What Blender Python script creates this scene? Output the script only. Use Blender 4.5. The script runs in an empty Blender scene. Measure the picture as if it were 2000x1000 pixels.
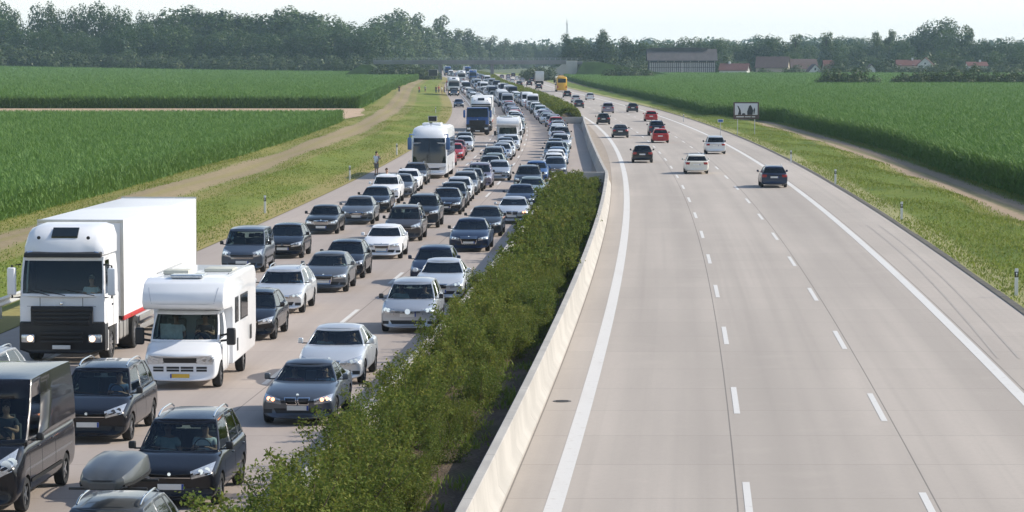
import bpy, bmesh, math, random
import numpy as np
from mathutils import Vector, Matrix
from mathutils.bvhtree import BVHTree
R = math.radians
rnd = random.Random(11)
SC = bpy.context.scene
COL = SC.collection
# ------------------------------------------------------------ camera, sky, sun, exposure
CAM_H, FPX, HOR = 8.88, 5880.0, 108.0
cd = bpy.data.cameras.new('camera'); cam = bpy.data.objects.new('camera', cd); COL.objects.link(cam)
cd.sensor_width = 36; cd.lens = 36*FPX/2000; cd.clip_end = 12000; cd.clip_start = 1
cam.location = (0, 0, CAM_H)
cam.rotation_euler = (R(90)-math.atan((500-HOR)/FPX), 0, 0)
SC.camera = cam
SUN_EL, SUN_AZ = R(35), R(11)      # azimuth: from +X towards +Y
w = bpy.data.worlds.new('World'); SC.world = w; w.use_nodes = True
nt = w.node_tree; bg = nt.nodes['Background']
sky = nt.nodes.new('ShaderNodeTexSky'); sky.sky_type = 'NISHITA'; sky.sun_disc = False
sky.sun_elevation = SUN_EL; sky.sun_rotation = R(90)-SUN_AZ
sky.air_density = 1.0; sky.dust_density = 1.0; sky.ozone_density = 1.6; sky.altitude = 100
# thin white summer haze low in the sky, over the physical sky
_g = nt.nodes.new('ShaderNodeTexCoord'); _s = nt.nodes.new('ShaderNodeSeparateXYZ'); nt.links.new(_g.outputs['Generated'], _s.inputs[0])
_r = nt.nodes.new('ShaderNodeMapRange'); _r.interpolation_type = 'SMOOTHSTEP'; nt.links.new(_s.outputs[2], _r.inputs[0])
for _i, _v in ((1, 0.0), (2, .35), (3, .93), (4, .0)): _r.inputs[_i].default_value = _v
_n = nt.nodes.new('ShaderNodeTexNoise'); _n.inputs['Scale'].default_value = 3; nt.links.new(_g.outputs['Generated'], _n.inputs['Vector'])
_m = nt.nodes.new('ShaderNodeMix'); _m.data_type = 'RGBA'; nt.links.new(_r.outputs[0], _m.inputs[0]); nt.links.new(sky.outputs[0], _m.inputs[6]); _m.inputs[7].default_value = (6.2, 6.3, 6.05, 1)
nt.links.new(_m.outputs[2], bg.inputs['Color']); bg.inputs['Strength'].default_value = 0.138
sd = bpy.data.lights.new('sun', 'SUN'); sun = bpy.data.objects.new('sun', sd); COL.objects.link(sun)
sd.energy = 3.75; sd.angle = R(0.53); sd.color = (1.0, 0.93, 0.82)
sv = Vector((math.cos(SUN_AZ)*math.cos(SUN_EL), math.sin(SUN_AZ)*math.cos(SUN_EL), math.sin(SUN_EL)))
sun.rotation_euler = sv.to_track_quat('Z', 'Y').to_euler(); sun.location = (60, 20, 60)
SC.view_settings.view_transform = 'Standard'; SC.view_settings.look = 'None'
SC.view_settings.exposure = 0.45; SC.view_settings.gamma = 1
SC.cycles.volume_bounces = 1; SC.cycles.max_bounces = 8; SC.cycles.transparent_max_bounces = 12

# ------------------------------------------------------------ the line of the motorway
PC = [162.503, -717.196, 1126.213, -746.406, 228.702, -127.823, 74.659, -3.165]
def _r(Y): return float(np.polyval(PC, Y/1000))
def ref(Y):                        # x of the left edge line of the right carriageway
    if Y < 45: return _r(45)+(Y-45)*(_r(47)-_r(45))/2
    if Y > 1550: return _r(1550)+(Y-1550)*-.055
    return _r(Y)
def hd(Y): return math.atan2(ref(Y+2)-ref(Y-2), 4)      # heading away from the camera, from +Y towards +X
def PX(px, Z): return (px-1000)*Z/FPX
def ZG(y, z=0.0): return FPX*(CAM_H-z)/(y-HOR)

# ------------------------------------------------------------ materials
def nn(nt, t, **k):
    n = nt.nodes.new(t)
    for a, b in k.items(): setattr(n, a, b)
    return n
def new_mat(name):
    m = bpy.data.materials.new(name); m.use_nodes = True
    return m, m.node_tree, m.node_tree.nodes['Principled BSDF']
def mat(name, col, rough=.6, metal=0, coat=0, var=.06, scale=3.0, bump=0, emit=None, spec=.5):
    m, nt, b = new_mat(name)
    b.inputs['Roughness'].default_value = rough; b.inputs['Metallic'].default_value = metal
    b.inputs['Coat Weight'].default_value = coat; b.inputs['Coat Roughness'].default_value = .04
    b.inputs['Specular IOR Level'].default_value = spec; b.inputs['Coat IOR'].default_value = 1.4
    tc = nn(nt, 'ShaderNodeTexCoord'); nz = nn(nt, 'ShaderNodeTexNoise')
    nz.inputs['Scale'].default_value = scale; nz.inputs['Detail'].default_value = 5
    nt.links.new(tc.outputs['Object'], nz.inputs['Vector'])
    rp = nn(nt, 'ShaderNodeValToRGB')
    e = rp.color_ramp.elements
    e[0].position = .3; e[1].position = .7
    e[0].color = (*[max(0, c*(1-var)) for c in col], 1); e[1].color = (*[min(1, c*(1+var)) for c in col], 1)
    nt.links.new(nz.outputs['Fac'], rp.inputs['Fac']); nt.links.new(rp.outputs[0], b.inputs['Base Color'])
    if bump:
        bp = nn(nt, 'ShaderNodeBump'); bp.inputs['Strength'].default_value = bump; bp.inputs['Distance'].default_value = .02
        nt.links.new(nz.outputs['Fac'], bp.inputs['Height']); nt.links.new(bp.outputs[0], b.inputs['Normal'])
    if emit:
        b.inputs['Emission Color'].default_value = (*emit[0], 1); b.inputs['Emission Strength'].default_value = emit[1]
    return m
def leaf_mat(name, cols, rough=.5, trans=.25, spec=.3):
    m, nt, b = new_mat(name)
    g = nn(nt, 'ShaderNodeNewGeometry'); rp = nn(nt, 'ShaderNodeValToRGB')
    el = rp.color_ramp.elements
    for i, c in enumerate(cols):
        e = el[i] if i < 2 else el.new(.5)
        e.position = i/(len(cols)-1); e.color = (*c, 1)
    for i, c in enumerate(cols): el[i].position = i/(len(cols)-1)
    for i, c in enumerate(cols): el[i].color = (*c, 1)
    oi = nn(nt, 'ShaderNodeObjectInfo')
    ad = nn(nt, 'ShaderNodeMath', operation='MULTIPLY_ADD'); ad.inputs[1].default_value = .35
    mx = nn(nt, 'ShaderNodeMath', operation='MULTIPLY'); mx.inputs[1].default_value = .65
    nt.links.new(g.outputs['Random Per Island'], mx.inputs[0])
    nt.links.new(oi.outputs['Random'], ad.inputs[0]); nt.links.new(mx.outputs[0], ad.inputs[2])
    nt.links.new(ad.outputs[0], rp.inputs['Fac'])
    nt.links.new(rp.outputs[0], b.inputs['Base Color'])
    b.inputs['Roughness'].default_value = rough; b.inputs['Specular IOR Level'].default_value = spec
    t = nn(nt, 'ShaderNodeBsdfTranslucent'); nt.links.new(rp.outputs[0], t.inputs['Color'])
    mi = nn(nt, 'ShaderNodeMixShader'); mi.inputs[0].default_value = trans
    nt.links.new(b.outputs[0], mi.inputs[1]); nt.links.new(t.outputs[0], mi.inputs[2])
    nt.links.new(mi.outputs[0], nt.nodes['Material Output'].inputs['Surface'])
    return m
def glass_mat(name, tint, rough=.03):
    m, nt, b = new_mat(name); nt.nodes.remove(b)
    t = nn(nt, 'ShaderNodeBsdfTransparent'); t.inputs[0].default_value = (*tint, 1)
    g = nn(nt, 'ShaderNodeBsdfGlossy'); g.inputs['Roughness'].default_value = rough; g.inputs[0].default_value = (.9, .95, 1, 1)
    f = nn(nt, 'ShaderNodeFresnel'); f.inputs[0].default_value = 1.5
    mi = nn(nt, 'ShaderNodeMixShader')
    nt.links.new(f.outputs[0], mi.inputs[0]); nt.links.new(t.outputs[0], mi.inputs[1]); nt.links.new(g.outputs[0], mi.inputs[2])
    nt.links.new(mi.outputs[0], nt.nodes['Material Output'].inputs['Surface'])
    return m
M = {}
PAINT = {}
def paint(name, col, metal=.35, rough=.32):
    PAINT[name] = mat('paint '+name, col, rough, metal, .6, .04, 1.3, spec=.3)
paint('white', (.78, .79, .80), 0, .35); paint('black', (.006, .006, .008), 0, .25); paint('dark grey', (.026, .03, .034), .35)
paint('grey', (.13, .14, .15), .5); paint('blue grey', (.075, .095, .125), .5); paint('silver', (.46, .48, .50), .6, .35)
paint('light silver', (.62, .64, .65), .5, .35); paint('dark blue', (.016, .028, .06), .3); paint('blue', (.05, .12, .28), .4)
paint('red', (.36, .018, .02), .1); paint('dark red', (.10, .012, .018), .3); paint('greenish silver', (.30, .36, .34), .5)
paint('brown grey', (.075, .068, .064), .5); paint('steel grey', (.105, .12, .14), .6, .3); paint('cream white', (.70, .68, .60), 0, .35)
paint('yellow', (.60, .34, .03), 0, .4); paint('truck white', (.80, .80, .80), 0, .4); paint('truck blue', (.018, .085, .28), .1, .35)
paint('light blue', (.20, .30, .42), .4); paint('violet grey', (.22, .20, .25), .5)
M['trim'] = mat('black plastic trim', (.014, .014, .015), .55); M['inside'] = mat('dark car interior', (.035, .035, .037), .8)
M['seat'] = mat('seat fabric', (.085, .085, .09), .85); M['seatlight'] = mat('light seat fabric', (.22, .20, .17), .85)
M['tyre'] = mat('tyre rubber', (.018, .018, .018), .85); M['rim'] = mat('alloy wheel metal', (.42, .43, .44), .3, .85)
M['chrome'] = mat('chrome', (.75, .76, .77), .12, 1); M['lens'] = mat('headlight glass', (.55, .58, .60), .12, .55, .8, .25, 22)
M['lampin'] = mat('headlight reflector', (.85, .88, .9), .1, .9); M['tail'] = mat('red tail light', (.30, .012, .012), .2, 0, .6)
M['lit'] = mat('lit headlamp', (.9, .8, .6), .3, emit=((1, .62, .38), 2.6)); M['indic'] = mat('amber lens', (.55, .2, .03), .25)
M['angel'] = mat('lit ring lamp', (.9, .6, .4), .3, emit=((1, .36, .16), 3.0))
M['plate'] = mat('number plate white', (.70, .70, .67), .5); M['plateblue'] = mat('number plate blue strip', (.02, .06, .3), .5)
M['plateyellow'] = mat('number plate yellow', (.68, .42, .04), .5)
M['glass'] = glass_mat('windscreen glass', (.58, .70, .68)); M['sideglass'] = glass_mat('side window glass', (.36, .44, .43))
M['darkglass'] = mat('tinted window glass', (.010, .014, .016), .05, 0, 0, .1, spec=.8)
M['seam'] = mat('panel gap', (.006, .006, .006), .9)
M['skin'] = mat('skin', (.48, .27, .18), .55, var=.1); M['hair'] = mat('brown hair', (.05, .03, .018), .7); M['hairgrey'] = mat('grey hair', (.3, .29, .27), .7)
M['alu'] = mat('aluminium', (.52, .51, .48), .38, .7); M['galv'] = mat('galvanised steel', (.42, .43, .43), .45, .6, bump=.1)
def cloth(n, c): M[n] = mat('cloth '+n, c, .9, var=.12, scale=14); return M[n]
cloth('whiteshirt', (.80, .82, .84)); cloth('blueshirt', (.16, .25, .42)); cloth('darkshirt', (.04, .045, .06)); cloth('redshirt', (.35, .07, .06)); cloth('paleshirt', (.45, .5, .48)); cloth('shorts', (.25, .23, .2)); cloth('jeans', (.06, .08, .14))

# ------------------------------------------------------------ mesh helpers
def link(o, parent=None):
    COL.objects.link(o)
    if parent is not None: o.parent = parent
    return o
def obj(name, bm, mats, parent=None, smooth=35):
    if smooth:
        bm.normal_update()
        th = R(smooth)
        for e in bm.edges: e.smooth = (len(e.link_faces) != 2) or e.calc_face_angle(0) < th
        for f in bm.faces: f.smooth = True
    me = bpy.data.meshes.new(name); bm.to_mesh(me); bm.free()
    if not isinstance(mats, (list, tuple)): mats = [mats]
    for m in mats: me.materials.append(m)
    return link(bpy.data.objects.new(name, me), parent)
def empty(name, loc=(0, 0, 0), rz=0, parent=None):
    o = bpy.data.objects.new(name, None); o.location = loc; o.rotation_euler = (0, 0, rz); o.empty_display_size = .3
    return link(o, parent)
def tag(o, label=None, cat=None, group=None, kind=None):
    if label: o['label'] = label
    if cat: o['category'] = cat
    if group: o['group'] = group
    if kind: o['kind'] = kind
    return o
def bx(bm, x0, x1, y0, y1, z0, z1, bev=0, mi=0, seg=2, M4=None):
    vs = [bm.verts.new((x, y, z)) for x in (x0, x1) for y in (y0, y1) for z in (z0, z1)]
    fs = []
    for q in ((0, 1, 3, 2), (4, 6, 7, 5), (0, 4, 5, 1), (2, 3, 7, 6), (0, 2, 6, 4), (1, 5, 7, 3)):
        f = bm.faces.new([vs[i] for i in q]); f.material_index = mi; fs.append(f)
    if M4 is not None:
        for v in vs: v.co = M4 @ v.co
    if bev:
        es = list({e for f in fs for e in f.edges})
        r = bmesh.ops.bevel(bm, geom=es, offset=bev, segments=seg, affect='EDGES', profile=.6)
        for f in r['faces']: f.material_index = mi
    return vs
def tube(bm, pts, rs, n=8, mi=0, cap=True):
    rings = []
    pts = [Vector(p) for p in pts]
    if not isinstance(rs, (list, tuple)): rs = [rs]*len(pts)
    for i, p in enumerate(pts):
        d = (pts[min(i+1, len(pts)-1)]-pts[max(i-1, 0)]).normalized()
        a = d.cross(Vector((0, 0, 1)) if abs(d.z) < .95 else Vector((0, 1, 0))).normalized(); b = d.cross(a)
        rings.append([bm.verts.new(p+(a*math.cos(2*math.pi*k/n)+b*math.sin(2*math.pi*k/n))*rs[i]) for k in range(n)])
    for i in range(len(rings)-1):
        for k in range(n):
            f = bm.faces.new((rings[i][k], rings[i][(k+1) % n], rings[i+1][(k+1) % n], rings[i+1][k])); f.material_index = mi
    if cap:
        for r in (rings[0][::-1], rings[-1]):
            f = bm.faces.new(r); f.material_index = mi
def lathe_y(bm, prof, c, n=20, mi=0):     # prof: (radius, y) revolve about the y axis through c
    rings = []
    for r, y in prof:
        rings.append([bm.verts.new((c[0]+r*math.cos(2*math.pi*k/n), c[1]+y, c[2]+r*math.sin(2*math.pi*k/n))) for k in range(n)])
    for i in range(len(rings)-1):
        for k in range(n):
            f = bm.faces.new((rings[i][k], rings[i][(k+1) % n], rings[i+1][(k+1) % n], rings[i+1][k])); f.material_index = mi
def prism_x(bm, prof, y0, y1, mi=0, bev=0):   # profile in xz, extruded along y
    a = [bm.verts.new((x, y0, z)) for x, z in prof]; b = [bm.verts.new((x, y1, z)) for x, z in prof]
    fs = [bm.faces.new(a), bm.faces.new(b[::-1])]
    n = len(prof)
    for i in range(n): fs.append(bm.faces.new((a[i], b[i], b[(i+1) % n], a[(i+1) % n])))
    for f in fs: f.material_index = mi
    bmesh.ops.recalc_face_normals(bm, faces=fs)
    if bev:
        r = bmesh.ops.bevel(bm, geom=list({e for f in fs for e in f.edges}), offset=bev, segments=2, affect='EDGES', profile=.6)
        for f in r['faces']: f.material_index = mi
def np_mesh(name, V, F, mats, parent=None, smooth=False):    # V (n,3), F (m,4)
    me = bpy.data.meshes.new(name)
    V = np.asarray(V, np.float32); F = np.asarray(F, np.int32)
    me.vertices.add(len(V)); me.vertices.foreach_set('co', V.ravel())
    k = F.shape[1]
    me.loops.add(F.size); me.loops.foreach_set('vertex_index', F.ravel())
    me.polygons.add(len(F)); me.polygons.foreach_set('loop_start', np.arange(0, F.size, k, dtype=np.int32))
    if smooth: me.polygons.foreach_set('use_smooth', np.ones(len(F), bool))
    me.update(); me.validate()
    for m in (mats if isinstance(mats, (list, tuple)) else [mats]): me.materials.append(m)
    return link(bpy.data.objects.new(name, me), parent)
def bake(o):
    dg = bpy.context.evaluated_depsgraph_get()
    me = bpy.data.meshes.new_from_object(o.evaluated_get(dg), preserve_all_data_layers=False, depsgraph=dg)
    old = o.data; o.modifiers.clear(); o.data = me
    if old.users == 0: bpy.data.meshes.remove(old)
    return o
def children(o): return list(KIDS.get(o.name, []))
KIDS = {}
def index_kids():
    KIDS.clear()
    for o in bpy.data.objects:
        if o.parent is not None: KIDS.setdefault(o.parent.name, []).append(o)
def swap_paint(c, pm):
    if pm is not None and c.type == 'MESH' and c.data.materials and c.data.materials[0] and c.data.materials[0].name == 'paint slot':
        c.material_slots[0].link = 'OBJECT'; c.material_slots[0].material = pm
def copy_tree(o, parent=None, pm=None, root=True):
    c = o.copy(); COL.objects.link(c); c.parent = parent
    swap_paint(c, pm)
    for ch in KIDS.get(o.name, []): copy_tree(ch, c, pm, False)
    return c
PS = mat('paint slot', (.3, .3, .3), .3, .3, .6)
# ------------------------------------------------------------ vehicles: builders (front of every vehicle faces +X, d = distance behind the front)
def lerp(a, b, t): return a+(b-a)*t
def interp(tab, d):
    if d <= tab[0][0]: return tab[0][1]
    for (a, va), (b, vb) in zip(tab, tab[1:]):
        if d <= b: return lerp(va, vb, (d-a)/(b-a))
    return tab[-1][1]
def body_mesh(P):
    L, W = P['L'], P['W']/2; zb = P['zb']; hn = P['hn']; belt = P['belt']; cow = P['xf0']; xr = P['xr0']; td = P.get('tail', belt+.04)
    st = []
    st.append((0, .90, zb+.02, hn-.15, hn-.11, 0)); st.append((.04, .955, zb-.03, hn-.06, hn-.02, 0))
    st.append((.22, .985, zb-.035, hn, hn+.06, 0)); st.append((.55, .995, zb, lerp(hn, belt, .42)-.01, lerp(hn, belt, .5)+.06, 0))
    st.append((cow*.8, 1, zb, belt-.05, belt+.035, 0)); st.append((cow+.04, 1, zb, belt-.015, belt+.03, 0))
    st.append((cow+.22, 1, zb, belt, belt-.02, .06)); st.append((cow+.5, 1, zb, belt, belt, .38))
    mid = (cow+xr)/2
    st.append((mid, 1, zb, belt+.01, belt, .42)); st.append((xr-.55, 1, zb, belt+.02, belt, .40)); st.append((xr-.22, 1, zb, belt+.03, belt+.02, .05))
    if L-xr > .35:
        st.append((xr+.05, .995, zb, belt+.025, td+.02, 0)); st.append((L-.25, .97, zb+.02, belt+.0, td+.03, 0)); st.append((L-.06, .92, zb+.06, td-.12, td-.02, 0)); st.append((L, .84, zb+.14, td-.22, td-.14, 0))
    else:
        st.append((L-.16, .97, zb+.02, belt+.02, belt+.02, 0)); st.append((L-.05, .94, zb+.05, belt, belt+.01, 0)); st.append((L, .88, zb+.14, belt-.12, belt-.06, 0))
    bm = bmesh.new(); rings = []
    fr, rr = P.get('round', .26), .14
    for d, wf, b, zs, zt, tub in st:
        w = W*wf
        half = [(0, b), (w*.80, b), (w*.965, b+.09), (w, lerp(b, zs, .42)), (w*.985, zs-.11), (w*.925, zs), ]
        if tub: half += [(w*.84, zs+.01), (w*.80, zs-tub), (0, zs-tub)]
        else: half += [(w*.80, lerp(zs, zt, .62)), (w*.42, zt-.008), (0, zt)]
        ring = []
        for s in (1, -1):
            pts = half if s == 1 else half[-2:0:-1]
            for y, z in pts:
                q = abs(y)/W
                f = max(0, 1-d/1.0); g = max(0, 1-(L-d)/.8)
                dd = d+fr*f*q**2.6-rr*g*q**2.6
                ring.append(bm.verts.new((-dd, s*y, z)))
        rings.append(ring)
    n = len(rings[0])
    for a, b in zip(rings, rings[1:]):
        for k in range(n): bm.faces.new((a[k], a[(k+1) % n], b[(k+1) % n], b[k]))
    for ring in (rings[0], rings[-1]):
        h = n//2
        for k in range(h):
            a, b = ring[k], ring[k+1]; c, d = ring[(n-k-1) % n], ring[(n-k) % n]
            if k == 0: bm.faces.new((a, b, c))
            elif k == h-1: bm.faces.new((a, b, d))
            else: bm.faces.new((a, b, c, d))
    bmesh.ops.recalc_face_normals(bm, faces=bm.faces)
    o = obj('body', bm, [PS, M['inside']], None, 0)
    for f in o.data.polygons: f.use_smooth = True
    s = o.modifiers.new('s', 'SUBSURF'); s.levels = 2; s.render_levels = 2
    bake(o)
    # interior faces
    for f in o.data.polygons:
        c = f.center; d = -c.x
        if cow+.16 < d < xr-.1 and abs(c.y) < W*.90 and c.z > zb+.2 and (f.normal.z > .5 or abs(c.y) < W*.84) and c.z < belt+.03 and f.normal.z > -.3 and abs(c.y) < W*.86: f.material_index = 1
    r = P['wr']
    cut = bmesh.new()
    for wx in (P['ax1'], P['ax2']):
        for s in (1, -1):
            y0, y1 = (W-.30, W+.25) if s > 0 else (-W-.25, -W+.30)
            lathe_y(cut, [(.001, y0), (r+.055, y0), (r+.055, y1), (.001, y1)], (-wx, 0, r-.005), 24)
            for v in cut.verts: pass
    bmesh.ops.remove_doubles(cut, verts=cut.verts, dist=.0015)
    bmesh.ops.recalc_face_normals(cut, faces=cut.faces)
    co = obj('cutter', cut, [M['trim']], None, 0)
    m = o.modifiers.new('b', 'BOOLEAN'); m.object = co; m.operation = 'DIFFERENCE'; m.solver = 'EXACT'; m.material_mode = 'TRANSFER'
    bake(o); bpy.data.objects.remove(co)
    mats = list(o.data.materials)
    bmm = bmesh.new(); bmm.from_mesh(o.data)
    for e in bmm.edges: e.smooth = e.calc_face_angle(0) < R(38)
    bmm.to_mesh(o.data); bmm.free()
    return o
def cab_fn(P):
    belt, H = P['belt'], P['H']
    xf0, xf1, xr0, xr1 = P['xf0'], P['xf1'], P['xr0'], P['xr1']; wb, wr = P['wb'], P['wrf']
    cf0, cf1 = P.get('cf', .20), P.get('cf', .20)*.7
    cr = P.get('cr', .10); rise = P.get('rise', .05)
    def base(side, s, t):
        bl = math.sin(math.pi*t)
        w = lerp(wb, wr, t)+.02*bl
        xf = lerp(xf0, xf1, t)-.025*bl; xr = lerp(xr0, xr1, t)+.03*bl; cf = lerp(cf0, cf1, t)
        if side == 'f': d = xf+cf*s*s; y = s*w
        elif side == 'r': d = xr-cr*s*s; y = s*w
        else: d = lerp(xf+cf, xr-cr, s); y = w*(1 if side == 'l' else -1)
        fr = (d-xf0)/(xr0-xf0)
        z0 = belt-.035+rise*max(0, fr)
        if side == 'f': z0 = belt-.01
        rs = (d-xf1)/(xr1-xf1)
        z1 = H-.075-.045*(2*rs-1)**2*P.get('rcv', 1)
        return Vector((-d, y, lerp(z0, z1, t)))
    return base
def cabin_parts(P, root, far=False):
    fn = cab_fn(P)
    tt = P.get('ttop', .905); T = [0, .09, .09+(tt-.09)*.34, .09+(tt-.09)*.68, tt, 1]
    Q = [-1, -.95, -.6, -.2, .2, .6, .95, 1]
    S = P.get('S', [(0, 0), (.035, 1), (.42, 0), (.455, 1), (.80, 0), (.83, 1), (.955, 0), (1, 0)])
    ss = [a for a, _ in S]
    fr = bmesh.new(); panes = {}
    def cell(bmt, side, a, b, t0, t1, ins=0):
        q = [fn(side, a, t0), fn(side, b, t0), fn(side, b, t1), fn(side, a, t1)]
        n = (q[1]-q[0]).cross(q[3]-q[0]).normalized(); out = q[0]-Vector((-(P['xf0']+P['xr0'])/2, 0, P['belt']))
        if n.dot(out) < 0: n = -n
        f = bmt.faces.new([bmt.verts.new(p-n*ins) for p in q])
        return f
    for i in range(len(T)-1):
        win = 0 < i < len(T)-2
        for side in 'fr':
            for j in range(len(Q)-1):
                if win and 0 < j < len(Q)-2 and not (side == 'r' and P.get('norear')): cell(panes.setdefault(side, bmesh.new()), side, Q[j], Q[j+1], T[i], T[i+1], .006)
                else: cell(fr, side, Q[j], Q[j+1], T[i], T[i+1])
        for side in 'lt':
            for j in range(len(S)-1):
                if win and S[j][1]: cell(panes.setdefault(side+str(j), bmesh.new()), side, ss[j], ss[j+1], T[i], T[i+1], .006)
                else: cell(fr, side, ss[j], ss[j+1], T[i], T[i+1])
    # roof
    zc = P.get('crown', .055)
    grid = []
    for j in range(len(Q)):
        row = []
        a, b = fn('f', Q[j], 1), fn('r', Q[j], 1)
        for s in ss:
            p = a.lerp(b, s)
            e = fn('l', s, 1).z
            p.z = e+zc*(1-Q[j]**4)*(min(1, 4*s*(1-s)*1.6+.0))**.7
            row.append(fr.verts.new(p))
        grid.append(row)
    for j in range(len(Q)-1):
        for k in range(len(ss)-1): fr.faces.new((grid[j][k], grid[j+1][k], grid[j+1][k+1], grid[j][k+1]))
    bmesh.ops.remove_doubles(fr, verts=fr.verts, dist=.004)
    bmesh.ops.recalc_face_normals(fr, faces=fr.faces)
    o = obj('roof', fr, [PS, M['trim']], root, 40)
    if not far:
        m = o.modifiers.new('s', 'SOLIDIFY'); m.thickness = .03; m.offset = -1; m.material_offset = 1; bake(o)
    for k, b in panes.items():
        bmesh.ops.remove_doubles(b, verts=b.verts, dist=.002); bmesh.ops.recalc_face_normals(b, faces=b.faces)
        nm = {'f': 'windscreen', 'r': 'rear_window'}.get(k, 'side_window')
        g = M['glass'] if k == 'f' else M['sideglass']
        if P.get('dark'): g = M['darkglass']
        obj(nm, b, g, root, 60)
    return fn
class Surf:
    def __init__(s, o):
        bm = bmesh.new(); bm.from_mesh(o.data); s.t = BVHTree.FromBMesh(bm); bm.free()
    def patch(s, bm, c4, direc, n=6, m=4, off=.006, mi=0, thick=.0):
        D = Vector(direc).normalized(); c = [Vector(p) for p in c4]; g = []
        for j in range(m+1):
            row = []
            for i in range(n+1):
                p = c[0].lerp(c[1], i/n).lerp(c[3].lerp(c[2], i/n), j/m)
                h = s.t.ray_cast(p-D*1.5, D)
                if h[0] is None: h = s.t.find_nearest(p)
                row.append(bm.verts.new(h[0]+h[1]*off if h[1].dot(D) < 0 else h[0]-D*off))
            g.append(row)
        fs = []
        for j in range(m):
            for i in range(n):
                f = bm.faces.new((g[j][i], g[j][i+1], g[j+1][i+1], g[j+1][i])); f.material_index = mi; fs.append(f)
        bmesh.ops.recalc_face_normals(bm, faces=fs)
        if sum(f.normal.dot(D) for f in fs) > 0: bmesh.ops.reverse_faces(bm, faces=fs)
    def hit(s, p, direc):
        D = Vector(direc).normalized(); h = s.t.ray_cast(Vector(p)-D*1.5, D)
        return h[0] if h[0] is not None else s.t.find_nearest(Vector(p))[0]
def wheel(root, x, y, r, w=.2, spokes=5, big=False):
    sg = 1 if y > 0 else -1
    rr = r*.66
    b = bmesh.new()
    lathe_y(b, [(rr, -w/2), (r*.93, -w/2), (r, -w/2+.03), (r, w/2-.03), (r*.93, w/2), (rr, w/2), (rr, -w/2)], (0, 0, 0), 24)
    t = obj('wheel', b, M['tyre'], root, 40); t.location = (x, y, r)
    b = bmesh.new()
    yo = sg*(w/2-.015)
    lathe_y(b, [(rr*1.01, yo), (rr*.93, yo), (rr*.90, yo-sg*.06), (.001, yo-sg*.07)], (0, 0, 0), 24, 1)
    for k in range(spokes):
        a = 2*math.pi*k/spokes
        bx(b, .03, rr*.95, yo-.035, yo-.005, -rr*.12, rr*.12, 0, 0, M4=Matrix.Rotation(a, 4, 'Y'))
    lathe_y(b, [(.001, yo), (rr*.26, yo), (rr*.28, yo-sg*.03)], (0, 0, 0), 12, 0)
    obj('rim', b, [M['rim'], M['trim']], t, 40)
    return t
def seats_bm(P, light=False):
    b = bmesh.new(); belt = P['belt']; W = P['wb']
    def seat(x, y, wd=.5, hz=None):
        z1 = hz or min(P['H']-.30, belt+.28)
        bx(b, x-.14, x, y-wd/2, y+wd/2, belt-.42, z1, .05, M4=None)
        bx(b, x-.12, x-.02, y-.13, y+.13, z1+.02, z1+.18, .04)
    xs = -(P['xf0']+1.25) if P['xf1']-P['xf0'] > .4 else -(P['xf0']+1.0)
    for y in (.38, -.38): seat(xs, y)
    if P['xr1']-P['xf1'] > 1.2 and not P.get('norear'):
        for y in (.42, 0, -.42): seat(max(xs-.95, -(P['xr0']-.35)), y, .44, min(P['H']-.36, belt+.2))
    return b
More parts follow.
